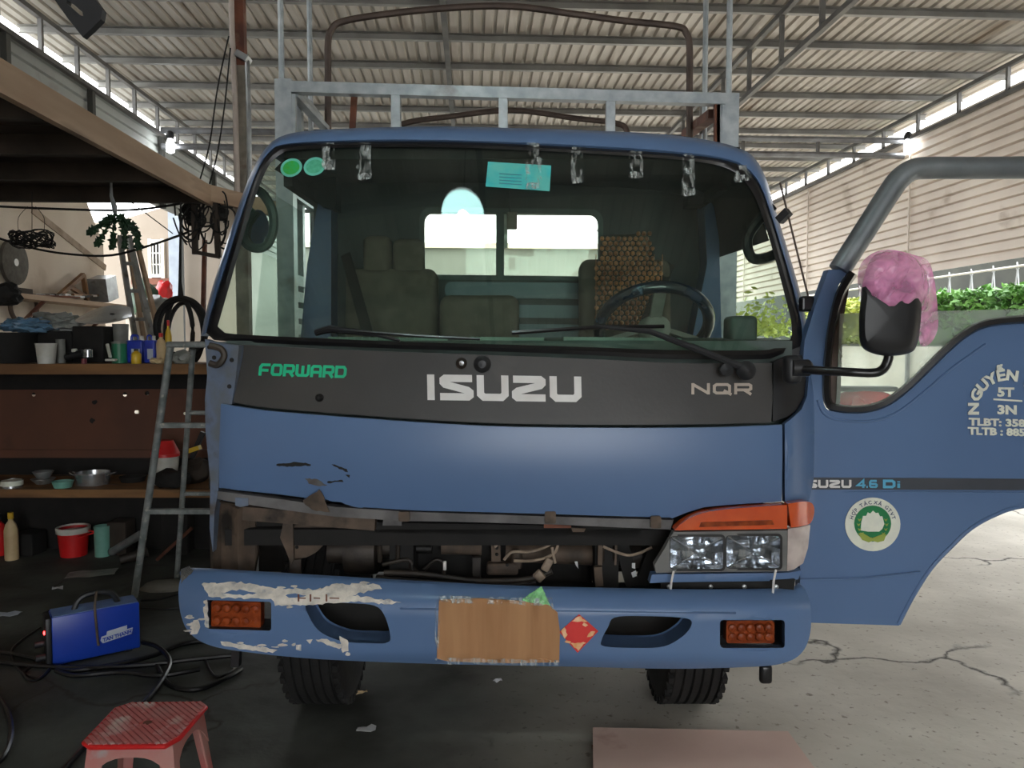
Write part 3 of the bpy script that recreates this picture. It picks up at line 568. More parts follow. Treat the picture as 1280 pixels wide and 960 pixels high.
def gen(r):
    y = r.uniform(10.0, 15.2); top = 2.5 + 0.12 * noise.noise(Vector((y * 1.5, 0, 0))) + 0.08 * noise.noise(Vector((y * 5, 0, 3)))
    return B((XY + 0.28 + r.uniform(-0.25, 0.3), y, r.uniform(1.56, top)))
foliage('foliage', M['leaf'], hd, 9000, gen, 0.075)
mb = MB(B); mb.box((XY + 0.3, 12.6, 1.95), (0.3, 5.1, 0.8)); mb.build('twig_core', mat('hedge_core', srgb(40, 62, 30), 0.95), hd)
hd2 = thing('shrub', B((XY + 0.25, 17, 1.5)), 'yellow green leafy shrub seen just behind the open door pillar', 'shrub')
foliage('foliage', M['leafy'], hd2, 5000, lambda r: B((XY + 0.2 + r.uniform(-0.4, 0.3), r.uniform(15.4, 19.5), 1.56 + 1.0 * r.random() ** 0.8)), 0.08)
mb = MB(B); mb.box((XY + 0.3, 17.4, 1.9), (0.25, 4.0, 0.7)); mb.build('twig_core', mat('shrub_core', srgb(120, 126, 60), 0.95), hd2)
pl = thing('rope_pole', B((XY - 0.1, 13, 2.7)), 'thin pole with white rope ties hanging above the hedge', 'pole')
mb = MB(B); mb.tube([(XY - 0.12, 10.2, 2.74), (XY - 0.12, 15.0, 2.75), (XY - 0.12, 19.0, 2.75)], 0.022, 6); mb.build('pole', M['whitepl'], pl)
for y in (11.0, 11.55, 12.1, 12.65, 13.25, 13.9, 15.5, 16.4, 17.4):
    mb = MB(B); mb.tube([(XY - 0.12, y - 0.035, 2.45), (XY - 0.12, y, 2.75), (XY - 0.12, y + 0.035, 2.46)], 0.012, 5); mb.tube([(XY - 0.12, y - 0.02, 2.70), (XY - 0.13, y, 2.80), (XY - 0.12, y + 0.02, 2.70)], 0.014, 5); mb.build('rope_tie', M['rope'], pl)
for y in (10.2, 14.6, 19.0):
    mb = MB(B); mb.box((XY - 0.06, y, 1.37), (0.06, 0.06, 2.74)); mb.build('post', M['tubes'], pl)
# red tub and bits in the sunny yard
tub = MB(); pc = PZ(1082, 508, 0.95); c0 = P(1080, 498, 8.0)
tb = thing('scooter', (c0.x, c0.y, 0), 'dull red rounded scooter body parked in the yard, seen through door window', 'scooter')
mb = MB(); mb.blob((c0.x, c0.y, c0.z - 0.06), (0.34, 0.2, 0.16), 3, 0.05, 1.5); mb.build('body_shell', M['red_s'], tb, smooth=True)
mb = MB(); mb.rbox((c0.x, c0.y, c0.z + 0.10), (0.62, 0.2, 0.05), 0.02); mb.build('seat_pad', M['black'], tb, smooth=True)
for dx in (-0.42, 0.42):
    mb = MB(); mb.lathe((c0.x + dx, c0.y - 0.05, 0.25), [(0.16, 0), (0.25, 0), (0.25, 0.09), (0.16, 0.09)], 18, 'Y'); mb.build('wheel', M['tyre'], tb, smooth=True)
mb = MB(); mb.bar((c0.x - 0.42, c0.y, 0.25), (c0.x - 0.3, c0.y, c0.z + 0.05), 0.05); mb.bar((c0.x + 0.42, c0.y, 0.25), (c0.x + 0.1, c0.y, c0.z - 0.15), 0.08); mb.bar((c0.x - 0.42, c0.y, 0.25), (c0.x + 0.42, c0.y, 0.3), 0.06, 0.1); mb.build('frame', M['black'], tb)
mb = MB(); mb.bar((c0.x - 0.34, c0.y - 0.2, c0.z + 0.13), (c0.x - 0.34, c0.y + 0.2, c0.z + 0.13), 0.03); mb.bar((c0.x - 0.33, c0.y, c0.z + 0.14), (c0.x - 0.28, c0.y, c0.z), 0.04); mb.build('handlebar', M['black'], tb)
# potted plants glimpsed through the windscreen on the right
for i, (u, v, Y) in enumerate(((940, 418, 13.0), (962, 420, 14.0))):
    p = P(u, v, Y); t = thing('potted_plant', (p.x, p.y, 0), ('potted leafy plant seen through the windscreen right end, left of two', 'potted leafy plant seen through the windscreen right end, right of two')[i], 'plant', 'potted plants in the far yard')
    mb = MB(); mb.lathe((p.x, p.y, p.z - 0.35), [(0.12, 0), (0.19, 0.3), (0.17, 0.3), (0.1, 0.05)], 14); mb.build('pot', M['whitepl'], t, smooth=True)
    foliage('foliage', M['leafy'], t, 260, lambda r: Vector((p.x + r.gauss(0, 0.22), p.y + r.gauss(0, 0.2), p.z + abs(r.gauss(0, 0.25)))), 0.07)
    mb = MB(); mb.box((p.x, p.y, (p.z - 0.35) / 2), (0.2, 0.2, p.z - 0.35)); mb.build('stand', M['tubes'], t)
# lit bulbs on the tie bars
for i, (u, v) in enumerate(((213, 183), (1135, 183))):
    p = B(PB(u, v, yb=11.0)); t = thing('light_bulb', (p.x, p.y, p.z + 0.1), ('lit compact bulb on tie bars above the wooden platform', 'lit compact bulb on tie bars above open door frame')[i], 'bulb', None)
    mb = MB(); mb.lathe((p.x, p.y, p.z - 0.1), [(0.02, 0.01), (0.055, 0.03), (0.055, 0.13), (0.04, 0.17), (0.03, 0.2)], 14); mb.build('glowing_glass', M['bulb'], t, smooth=True)
    mb = MB(); mb.lathe((p.x, p.y, p.z + 0.1), [(0.045, 0), (0.055, 0.04), (0.045, 0.09), (0.02, 0.11)], 12); mb.bar((p.x, p.y, p.z + 0.17), (p.x, p.y + 0.1, p.z + 0.17), 0.03); mb.build('socket', M['black'], t, smooth=True)
# ------------------------------------------------------------------ the truck
TR = thing('truck', (0, 3.4, 0), 'light blue cab-over truck with open door and missing front grille', 'truck')
cc = lambda u, h=370.0, m=632.0: (u - m) / h
def edge_drop(c, a=0.9, k=6.0): return k * max(0.0, abs(c) - a) ** 2
def DW(u, v): return 2.86 + 0.30 * (430 - v) / 250 + 0.10 * cc(u) ** 2
def DBk(u, v): return 2.745 + 0.07 * max(0, 530 - v) / 100 + 0.06 * cc(u) ** 2 + edge_drop(cc(u), 0.92, 8)
def DP(u, v): return 2.725 + 0.05 * cc(u) ** 2 + edge_drop(cc(u), 0.93, 9) + 0.035 * ((v - 575) / 60.0) ** 2 * 0.5
def add(name, m, surf_args, parent=TR, smooth=True, label=None, kind=None, **kw):
    mb = MB(); mb.surf(*surf_args, **kw); return mb.build(name, M[m] if isinstance(m, str) else m, parent, smooth=smooth, label=label, kind=kind)

# windscreen: glass, rubber seal, roof and pillars around it
W = [(272, 408), (283, 370), (300, 310), (318, 250), (333, 212), (345, 197), (365, 188), (450, 184), (550, 184), (640, 187), (740, 192), (830, 198), (890, 205), (920, 216), (938, 236), (950, 262), (965, 310), (980, 365), (990, 408), (988, 428)]
WB = [(960, 438), (850, 438), (740, 434), (640, 431), (500, 427), (380, 422), (300, 418), (280, 416)]
S = [(258, 416), (264, 392), (276, 353), (293, 298), (312, 240), (326, 206), (338, 190), (358, 181), (450, 177), (550, 177), (640, 180), (740, 185), (830, 191), (895, 198), (930, 209), (949, 231), (961, 262), (976, 310), (992, 365), (1002, 412), (1002, 432)]
SB = [(962, 449), (850, 449), (740, 444), (640, 440), (500, 436), (380, 431), (290, 427), (266, 425)]
O = [(251, 420), (256, 396), (267, 354), (285, 298), (305, 238), (321, 202), (340, 177), (372, 165), (450, 160), (550, 158), (640, 160), (740, 163), (830, 168), (895, 177), (936, 191), (955, 217), (967, 255), (984, 310), (1000, 365), (1010, 412), (1014, 432)]
v2 = lambda pl: [Vector((p[0], p[1])) for p in pl]
Ws, Ss, Os = [catmull(v2(q), 4) for q in (W, S, O)]
WBs, SBs = catmull(v2(WB), 3), catmull(v2(SB), 3)
Wall, Sall = Ws + WBs, Ss + SBs
N = 140
Wc, Sc_ = resample(Wall + [Wall[0]], N)[:-1], resample(Sall + [Sall[0]], N)[:-1]
GL = add('windscreen', 'winglass', ([(p.x, p.y) for p in Wall], DW), thick=0.004, step=30, lift=0.0)
mb = MB(); mid = [a.lerp(b, 0.5) for a, b in zip(Wc, Sc_)]
mb.loft([[P(p.x, p.y, DW(p.x, p.y) + 0.012) for p in Wc], [P(p.x, p.y, DW(p.x, p.y) - 0.006) for p in Wc], [P(p.x, p.y, DW(p.x, p.y) - 0.014) for p in mid], [P(p.x, p.y, DW(p.x, p.y) - 0.004) for p in Sc_], [P(p.x, p.y, DW(p.x, p.y) + 0.02) for p in Sc_]], closed=True)
mb.build('windscreen_seal', M['rubber'], TR, smooth=True, label='black rubber windscreen seal')
# roof front and pillars in one shell
So, Oo = resample(Ss, 100), resample(Os, 100)
rows = []
for f, dd in ((0, 0.004), (0.12, -0.006), (0.4, 0.0), (0.75, 0.03), (1.0, 0.09)):
    rows.append([P(a.lerp(b, f).x, a.lerp(b, f).y, DW(a.x, a.y) + dd) for a, b in zip(So, Oo)])
cen = Vector((0.0, 0, 0))
def back(p, Y, f): return Vector((p.x * f + (1 - f) * 0.02, Y, p.z))
rows.append([back(p, p.y + 0.16, 1.01) for p in rows[-1]])
mb = MB(); mb.loft(rows); mb.build('front_pillars_and_visor', M['blue'], TR, smooth=True)
# roof skin back to the rear of the cab
i0, i1 = 34, 77
top = rows[-1][22:86]
mb = MB(); r2 = [Vector((p.x * 1.0, 4.25, min(p.z + 0.02, 2.47))) for p in top]
rm = [Vector((p.x, (p.y + 4.25) / 2, p.z + 0.015)) for p in top]
mb.loft([top, rm, r2]); mb.build('roof', M['blue'], TR, smooth=True)
mb = MB(); mb.loft([[p + Vector((0, 0, -0.05)) for p in top], [p + Vector((0, 0, -0.05)) for p in r2]]); mb.build('roof_lining', M['lining'], TR, smooth=True)
# header behind the top of the glass
mb = MB(); mb.box((0, 3.42, 2.345), (1.9, 0.3, 0.05)); mb.build('sun_visor_shelf', M['lining'], TR)

# cab rear wall with its two-pane window
DR = lambda u, v: 4.22
hole = rrect(530, 265, 748, 343, 12, 0.012)
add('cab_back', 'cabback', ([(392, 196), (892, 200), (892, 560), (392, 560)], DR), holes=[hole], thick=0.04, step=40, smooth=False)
for (a, b_, c_, d_) in ((556, 352, 735, 372), (556, 380, 735, 396), (556, 404, 735, 424)):
    add('pressed_rib', 'cabrib', (rrect(a, b_, c_, d_, 8, 0.01), lambda u, v: 4.205), thick=0.02, step=0)
mb = MB()
outer = [Vector(p) for p in rrect(524, 259, 754, 349, 15, 0.012)]; inner = [Vector(p) for p in hole]
mb.loft([[P(p.x, p.y, 4.215) for p in outer], [P(p.x, p.y, 4.195) for p in outer], [P(p.x, p.y, 4.195) for p in inner], [P(p.x, p.y, 4.26) for p in inner]], closed=True)
rf = mb.build('rear_window_frame', M['dash'], TR)
add('mullion', 'dash', ([(620, 266), (630, 266), (630, 345), (620, 345)], lambda u, v: 4.2), parent=rf, thick=0.03, step=0)
add('pane', 'rearglass', ([(531, 266), (620, 267), (620, 344), (531, 342)], lambda u, v: 4.235), parent=rf, thick=0.003, step=0)
add('pane', 'rearglass', ([(630, 267), (748, 268), (748, 345), (630, 344)], lambda u, v: 4.235), parent=rf, thick=0.003, step=0)
# side structure: door pillars, headers, sills; left door shut, right side open
XA, XB_ = -1.10, -1.09
mb = MB(); mb.box((-1.11, 3.62, 1.22), (0.06, 1.2, 0.62)); ld = mb.build('passenger_door', M['blue'], TR)
mb = MB(); mb.box((-1.03, 3.9, 2.3), (0.04, 0.6, 0.05)); mb.build('door_header', M['lining'], ld)
mb = MB(); mb.box((-1.075, 3.62, 1.22), (0.02, 1.15, 0.58)); mb.build('door_card', M['lining'], ld)
mb = MB(); mb.poly_prism([(-1.07, 3.2, 1.53), (-1.07, 3.98, 1.53), (-1.07, 3.98, 2.22), (-1.07, 3.44, 2.22)], (0.004, 0, 0)); mb.build('pane', M['sideglass'], ld)
def lcurve(v): return 400 - (v - 250) * 0.14 if v < 400 else 379
mb = MB(); mb.poly_prism([P(u, v, 4.05) for u, v in ((398, 250), (414, 238), (414, 560), (372, 560), (376, 420), (384, 330))], (0, 0.15, 0)); mb.build('left_rear_pillar', M['blue_shaded'], TR)
mb = MB(); mb.poly_prism([P(u, v, 4.0) for u, v in ((384, 206), (420, 206), (420, 262), (402, 258), (386, 244))], (0, 0.12, 0)); mb.build('left_corner_gusset', M['lining'], TR)
mb = MB(); mb.poly_prism([P(u, v, 4.05) for u, v in ((880, 252), (890, 244), (899, 300), (902, 430), (902, 560), (868, 560), (866, 420), (884, 330))], (0, 0.15, 0)); mb.build('right_rear_pillar', M['blue'], TR)
mb = MB(); mb.poly_prism([P(u, v, 4.0) for u, v in ((898, 206), (860, 206), (860, 256), (884, 256), (898, 240))], (0, 0.12, 0)); mb.build('right_corner_gusset', M['lining'], TR)
mb = MB(); mb.box((1.0, 3.95, 2.3), (0.04, 0.5, 0.05)); mb.build('right_door_header', M['lining'], TR)
mb = MB(); mb.box((1.05, 3.55, 0.82), (0.1, 1.3, 0.14)); mb.build('right_sill', M['blue'], TR)
mb = MB(); mb.box((-0.02, 3.55, 0.83), (2.1, 1.4, 0.06)); mb.build('cab_floor', M['matte'], TR)
# dashboard and its vents
mb = MB(); mb.poly_prism([(-1.08, 2.93, 1.562), (-1.08, 3.2, 1.575), (-1.08, 3.3, 1.53), (-1.08, 3.28, 1.1), (-1.08, 2.93, 1.0)], (2.14, 0, 0)); dsh = mb.build('dashboard', M['dash'], TR)
for u0, u1 in ((412, 560), (588, 680), (704, 850)):
    a, b_ = P(u0, 424, 2.98), P(u1, 424 + (u1 - u0) * 0.012, 2.98)
    mb = MB(); mb.bar(a + Vector((0, 0, 0.0)), b_, 0.05, 0.018)
    for k in range(16): mb.box(a.lerp(b_, (k + 0.5) / 16) + Vector((0, -0.02, 0.004)), (0.006, 0.02, 0.012))
    mb.build('air_vent', mat('vent_green_grey', srgb(120, 146, 134), 0.5), dsh)
mb = MB(); mb.rbox(P(925, 414, 3.1), (0.11, 0.12, 0.12), 0.02); mb.build('instrument_hood', M['dash'], dsh, smooth=True)
mb = MB(); mb.rbox((0.55, 3.3, 1.5), (0.36, 0.2, 0.14), 0.04); mb.build('column_shroud', M['dash'], dsh, smooth=True)
# steering wheel in a marbled cover
sw = P(817, 408, 3.35); ax = Matrix.Rotation(radians(-42), 4, 'X')
mb = MB(); ring = [sw + ax @ Vector((0.235 * cos(2 * pi * k / 40), 0.235 * sin(2 * pi * k / 40), 0)) for k in range(40)]
mb.tube(ring, 0.026, 10, closed=True); swo = mb.build('steering_wheel', M['wheelcov'], TR, smooth=True, label='steering wheel in marbled blue cover')
mb = MB(); mb.lathe(sw, [(0.02, -0.12), (0.07, -0.03), (0.07, 0.0), (0.0, 0.02)], 16, rot=ax)
for k in (0.4, 2.7, 4.7): mb.bar(sw, sw + ax @ Vector((0.22 * cos(k), 0.22 * sin(k), 0)), 0.05, 0.02)
mb.build('hub_and_spokes', M['greypl'], swo, smooth=True)
# seats
def seat(name, u0, u1, vt, Y, heads, w_bottom=0.95):
    a, b_ = P(u0, vt, Y), P(u1, vt, Y); cx = (a.x + b_.x) / 2; w = b_.x - a.x
    mb = MB(); mb.rbox((cx, Y + 0.07, (a.z + 1.1) / 2), (w, 0.16, a.z - 1.1), 0.05, 4, rx=radians(-7)); so = mb.build(name, M['seat'], TR, smooth=True)
    mb = MB(); mb.rbox((cx, Y - 0.25, 1.08), (w, 0.55, 0.16), 0.05, 4); mb.build('seat_cushion', M['seat'], so, smooth=True)
    for (h0, h1, hv0, hv1) in heads:
        p, q = P(h0, hv0, Y), P(h1, hv1, Y)
        mb = MB(); mb.rbox(((p.x + q.x) / 2, Y + 0.1, (p.z + q.z) / 2), (q.x - p.x, 0.1, p.z - q.z), 0.035, 4); mb.build('headrest', M['seat'], so, smooth=True)
    return so
seat('passenger_seat', 428, 545, 334, 3.82, [(450, 486, 292, 342), (488, 528, 296, 342)])
seat('centre_seat', 548, 649, 368, 3.72, [])
seat('driver_seat', 726, 842, 322, 3.86, [(752, 816, 290, 330)])
for u0, v0, u1, v1, Y in ((432, 318, 462, 425, 3.6), (838, 330, 800, 418, 3.7)):
    a, b_ = P(u0, v0, Y + 0.3), P(u1, v1, Y - 0.2)
    mb = MB(); mb.bar(a, b_, 0.05, 0.006, up=(0, 1, 0)); mb.build('seat_belt', M['matte'], TR)
# mirror seen through the left side glass, grab handle on the right
ml = catmull([P(u, v, 3.35) for u, v in ((318, 262), (306, 280), (305, 300), (318, 310), (334, 306), (342, 285), (340, 262), (330, 244), (322, 238))], 5)
mb = MB(); mb.tube(ml, 0.02, 8); lm = mb.build('left_mirror_frame', M['dash'], TR, smooth=True)
mb = MB(); mb.surf(ell(322, 284, 14, 22), lambda u, v: 3.37, thick=0.004, step=0); mb.build('mirror_glass', M['chrome'], lm)
gh = catmull([P(u, v, 3.2) for u, v in ((966, 258), (945, 280), (934, 300), (940, 322), (960, 322), (978, 312))], 5)
mb = MB(); mb.tube(gh, 0.022, 8); mb.build('grab_handle', M['rubber'], TR, smooth=True)

# stickers and tape on the glass
gd = lambda lift: (lambda u, v: DW(u, v) - lift)
for i, (cu, cv, mm) in enumerate(((364, 209.5, 'green_s'), (393, 208, 'green_d'))):
    st = add('inspection_sticker', 'teal2', ([(p[0], p[1] - (p[0] - cu) * 0.12) for p in ell(cu, cv, 13.5, 11.5)], DW), parent=GL, lift=0.005, thick=0.002, step=0, label=('green oval sticker with yellow print', 'pale green oval sticker with fine lines')[i])
    add('sticker_centre', mat('sticker_green_%d' % i, srgb(*((36, 176, 96), (92, 190, 152))[i]), 0.5, col2=srgb(*((60, 170, 60), (70, 170, 132))[i]), scale=60), ([(p[0], p[1] - (p[0] - cu) * 0.12) for p in ell(cu, cv, 10.5, 8.5)], DW), parent=GL, lift=0.0068, thick=0.001, step=0)
ca = add('permit_card', 'teal', ([(610, 202), (689, 207), (687, 239), (607, 233)], DW), parent=GL, lift=0.006, thick=0.002, step=0, label='teal card taped inside the glass')
for k in range(4):
    add('print_line', mat('faint_print', srgb(70, 140, 160), 0.6) if k == 0 else bpy.data.materials['faint_print'], ([(624, 216.5 + k * 4), (652, 218.3 + k * 4), (652, 219.2 + k * 4), (624, 217.4 + k * 4)], DW), parent=GL, lift=0.008, thick=0.0008, step=0)
for (u0, u1, v0, v1, s) in ((403, 418, 178, 212, 1), (446, 463, 178, 224, 2), (657, 676, 178, 236, 3), (714, 728, 184, 228, 4), (787, 803, 188, 222, 5), (853, 868, 192, 244, 6), (918, 938, 206, 226, 8)):
    pl = jag([(u0, v0), (u1, v0 + 0.5), (u1 + 1, v1), (u0 - 0.5, v1 - 1)], 0.9, s, 6)
    mb = MB(); mb.surf(pl, DW, step=3.2, thick=0.0012, proj=lambda u, v: P(u, v, DW(u, v) - 0.012 - 0.006 * noise.noise(Vector((u * 0.5, v * 0.3, s)))))
    mb.build('tape_strip', M['tape'], GL, smooth=True)
    # folded shiny end of the tape
    pl = jag([(u0 + 1, v1 - 8), (u1 - 3, v1 - 7), (u1, v1), (u0 + 1, v1 + 1)], 1.0, s + 20, 4)
    mb = MB(); mb.surf(pl, DW, step=2.4, thick=0.001, proj=lambda u, v: P(u, v, DW(u, v) - 0.018 - 0.01 * noise.noise(Vector((u * 0.9, v * 0.9, s)))))
    mb.build('tape_end', film('bunched_tape_%d' % s, srgb(220, 226, 224), 0.42, 0.1, 90, -0.05, (1, 1, 0.3)), GL, smooth=True)
# hanging tag behind the glass
hg = thing('hanging_tag', P(640, 275, 3.35), 'small dark tag hanging on a cord in front of rear window bar', 'tag')
mb = MB(); mb.rbox(P(640, 276, 3.35), (0.045, 0.015, 0.075), 0.006); mb.build('tag_body', M['seat'], hg, smooth=True)
mb = MB(); mb.tube([P(638, 265, 3.35), P(637, 250, 3.34), P(640, 190, 3.3)], 0.003, 5); mb.build('cord', M['black'], hg)

# black upper panel and lettering
top_edge = [(300, 431), (400, 436), (500, 440), (640, 445), (740, 449), (850, 454), (965, 454)]
pan = [(p.x, p.y) for p in catmull([Vector(p) for p in top_edge], 4)] + [(966, 500), (964, 528), (900, 530)] + [(p.x, p.y) for p in catmull([Vector(p) for p in ((800, 531), (700, 530.5), (620, 529), (540, 525), (440, 518), (340, 510), (292, 503))], 4)]
UP = add('upper_front_panel', 'panel', (pan, DBk), thick=0.03, step=16, label='worn black panel below the windscreen')
def ucurve(y, u): return y
def strokes(name, m, parent, letters, u0, v0, u1, v1, slope, w, depth, lift=0.004, gap=0.18, skew=0.0):
    """letters drawn as mitred strokes in boxes of equal height"""
    tot = sum(l[0] for l in letters) + gap * (len(letters) - 1); x = 0; H = v1 - v0
    for wd, lines in letters:
        mb = MB()
        for ln in lines:
            ln = list(ln); closed = ln[0] == ln[-1] and len(ln) > 2
            pts = [Vector((u0 + (x + p[0] * wd) / tot * (u1 - u0), v0 + p[1] * H)) for p in ln]
            if closed: pts = pts[:-1]
            n = len(pts); L, R = [], []
            for i in range(n):
                a = pts[i - 1] if (i > 0 or closed) else None; c = pts[(i + 1) % n] if (i < n - 1 or closed) else None
                d1 = (pts[i] - a).normalized() if a is not None else None; d2 = (c - pts[i]).normalized() if c is not None else None
                d1 = d1 or d2; d2 = d2 or d1; t = (d1 + d2).normalized(); nn = Vector((-t.y, t.x)); k = 1 / max(0.45, nn.dot(Vector((-d2.y, d2.x))))
                L.append(pts[i] + nn * w / 2 * k); R.append(pts[i] - nn * w / 2 * k)
            pr = lambda q: P(q.x - skew * (q.y - v1), q.y + slope * (q.x - u0), depth(q.x, q.y) - lift)
            idx = n if closed else n - 1
            mb.shell([pr(q) for q in L] + [pr(q) for q in R], [(i, n + i, n + (i + 1) % n, (i + 1) % n) for i in range(idx)], (0, 0.003, 0))
        mb.build(name, m if not isinstance(m, str) else M[m], parent)
        x += wd + gap
cz = 0.13
LS = [(0.99, 0.14), (0.16, 0.14), (0.1, 0.2), (0.1, 0.3), (0.16, 0.38), (0.84, 0.6), (0.92, 0.68), (0.92, 0.8), (0.86, 0.86), (0.0, 0.86)]
LZ = [(1 - p[0], p[1]) for p in LS]
LU = [(0.09, 0.0), (0.09, 0.74), (0.2, 0.86), (0.8, 0.86), (0.91, 0.74), (0.91, 0.0)]
LI = [(0.5, 0.0), (0.5, 1.0)]
ISUZU = [(0.3, [LI]), (1.25, [LS]), (1.15, [LU]), (1.25, [LZ]), (1.15, [LU])]
strokes('lettering', 'white', UP, ISUZU, 534, 468, 726, 500, 0.014, 9.0, DBk, gap=0.2, skew=-0.02)
F_ = [[(1, 0.12), (0.25, 0.12), (0.12, 0.3), (0.12, 1)], [(0.12, 0.55), (0.85, 0.55)]]
O_ = [[(0.22, 0.12), (0.78, 0.12), (0.9, 0.25), (0.9, 0.75), (0.78, 0.88), (0.22, 0.88), (0.1, 0.75), (0.1, 0.25), (0.22, 0.12)]]
R_ = [[(0.1, 1), (0.1, 0.12), (0.8, 0.12), (0.9, 0.22), (0.9, 0.5), (0.8, 0.6), (0.1, 0.6)], [(0.55, 0.6), (0.92, 1)]]
W_ = [[(0.08, 0), (0.08, 0.75), (0.2, 0.88), (0.8, 0.88), (0.92, 0.75), (0.92, 0)], [(0.5, 0.1), (0.5, 0.88)]]
A_ = [[(0.1, 1), (0.1, 0.25), (0.22, 0.12), (0.78, 0.12), (0.9, 0.25), (0.9, 1)], [(0.1, 0.6), (0.9, 0.6)]]
D_ = [[(0.1, 0.12), (0.75, 0.12), (0.9, 0.28), (0.9, 0.72), (0.75, 0.88), (0.1, 0.88), (0.1, 0.12)]]
strokes('lettering', 'green_l', UP, [(1, F_), (1, O_), (1, R_), (1.25, W_), (1, A_), (1, R_), (1.0, D_)], 323, 454, 432, 469.5, 0.03, 3.5, DBk, gap=0.13, skew=0.1)
N_ = [[(0.09, 1), (0.09, 0.0)], [(0.09, 0.1), (0.91, 0.9)], [(0.91, 1), (0.91, 0)]]
Q_ = [O_[0], [(0.6, 0.65), (1.0, 1.02)]]
strokes('lettering', 'tangrey', UP, [(1, N_), (1, Q_), (1, R_)], 864, 479, 941, 493, 0.0, 3.5, DBk, gap=0.12)
for (u, v, r, mm) in ((577, 454, 7, 'grime'), (603, 455, 11, 'black'), (400, 497, 5, 'matte')):
    p = P(u, v, DBk(u, v)); mb = MB(); s_ = r * p.y / FPX
    mb.lathe(p, [(s_, 0.0), (s_, 0.012), (s_ * 0.6, 0.02), (s_ * 0.45, 0.03), (0, 0.032)], 16, rot=Matrix.Rotation(pi / 2, 4, 'X')); mb.build('washer_nozzle' if r > 5 else 'plug', M[mm], UP, smooth=True)
p = P(577, 454, DBk(577, 454) - 0.033); mb = MB(); mb.lathe(p, [(0.009, 0), (0.009, 0.006), (0, 0.008)], 10, rot=Matrix.Rotation(pi / 2, 4, 'X')); mb.build('nozzle_tip', M['steel'], UP)

# black right corner, blue lower panel, right corner panel, bare left pillar
add('black_corner_piece', 'black', ([(967, 453), (985, 445), (1002, 444), (1008, 470), (1005, 496), (996, 512), (984, 521), (966, 527)], lambda u, v: DBk(u, v) - 0.004), thick=0.03, step=8)
blue = [(p.x, p.y) for p in catmull([Vector(p) for p in ((276, 505), (340, 514), (440, 522), (540, 529), (620, 533), (700, 534.5), (800, 535), (900, 534), (978, 531))], 4)] + [(978, 580), (977, 627), (940, 629), (900, 632), (880, 634), (860, 640), (840, 648), (838, 647)] + [(p.x, p.y) for p in catmull([Vector(p) for p in ((800, 646), (700, 643), (600, 640), (520, 638), (455, 634))], 3)] + jag([(452, 634), (420, 628), (405, 624), (400, 614), (392, 624), (378, 622)], 1.6, 5, 5)[:-6] + [(350, 618), (300, 613), (274, 610), (274, 560)]
BP = add('lower_front_panel', 'blue', (blue, DP), thick=0.02, step=14)
for i, pl in enumerate(([(345, 580), (360, 579), (370, 577), (388, 580), (388, 582), (372, 583), (356, 583), (346, 582)], [(415, 580), (424, 583), (433, 587), (435, 590), (428, 588), (418, 583)], [(408, 602), (428, 600), (429, 602), (410, 604)], [(381, 598), (396, 599), (409, 607), (400, 608), (386, 604)], [(432, 594), (438, 594), (436, 597)])):
    add('torn_dent', 'matte' if i != 3 else 'greyrail', (jag(pl, 0.7, i, 3), DP), parent=BP, lift=0.002, thick=0.0015, step=0)
mb = MB(); mb.surf(jag([(378, 626), (400, 612), (407, 628), (412, 640), (390, 638)], 1.2, 9, 5), lambda u, v: 2.735 - 0.0008 * (640 - v), step=5, thick=0.004); mb.build('torn_flap', M['grime2'], TR, label='rusty torn flap of the lower panel')
add('right_corner_panel', 'blue', ([(981, 530), (990, 523), (1002, 512), (1009, 495), (1011, 470), (1009, 440), (1013, 436), (1017, 470), (1018, 540), (1017, 600), (1012, 625), (981, 628)], lambda u, v: DP(u, v) + 0.004), thick=0.03, step=8)
LP = add('left_corner_pillar', 'blue2', ([(256, 424), (268, 428), (299, 432), (295, 470), (290, 505), (276, 508), (273, 612), (268, 640), (266, 690), (262, 660), (263, 600), (257, 540), (256, 500), (259, 470)], lambda u, v: 2.80 + 0.001 * (300 - u)), thick=0.05, step=9, label='bare corner pillar with dull blue paint')
for (u, v) in ((290, 450), (287, 483), (268, 447), (262, 434)):
    p = P(u, v, 2.80 + 0.001 * (300 - u)); mb = MB(); mb.lathe(p, [(0.008, -0.002), (0.008, 0.004), (0, 0.005)], 10, rot=Matrix.Rotation(pi / 2, 4, 'X')); mb.build('bolt_hole', M['matte'], LP)
mb = MB(); mb.tube(catmull([P(u, v, 2.8) for u, v in ((262, 432), (276, 436), (280, 446), (272, 456), (262, 454))], 4), 0.012, 8); mb.build('broken_hinge', M['grime'], LP, smooth=True)

mb = MB(); mb.box(P(990, 490, 3.02), (0.06, 0.04, 0.22)); mb.build('gap_filler', M['black'], TR)  # black filler boxes, added to stop bright gaps at the corner
mb = MB(); mb.box(P(994, 436, 2.99), (0.05, 0.04, 0.07)); mb.build('gap_filler', M['black'], TR)
# wipers
wp = P(935, 462, 2.77)
mb = MB(); mb.tube([P(935, 462, 2.76), P(880, 440, 2.78), P(812, 414, 2.80), P(745, 408, 2.82)], [0.015, 0.013, 0.010, 0.006], 8); wi = mb.build('wiper_arm', M['black'], TR, smooth=True)
mb = MB(); mb.tube([P(640, 416, 2.835), P(745, 409, 2.82), P(830, 408, 2.83)], 0.008, 6); mb.build('wiper_blade', M['rubber'], wi, smooth=True)
mb = MB(); mb.lathe(P(932, 463, 2.77), [(0.03, -0.02), (0.035, 0.01), (0.02, 0.03), (0, 0.035)], 14, rot=Matrix.Rotation(pi / 2, 4, 'X')); mb.lathe(P(908, 462, 2.77), [(0.022, -0.02), (0.024, 0.01), (0, 0.02)], 12, rot=Matrix.Rotation(pi / 2, 4, 'X')); mb.build('wiper_pivot', M['black'], wi, smooth=True)
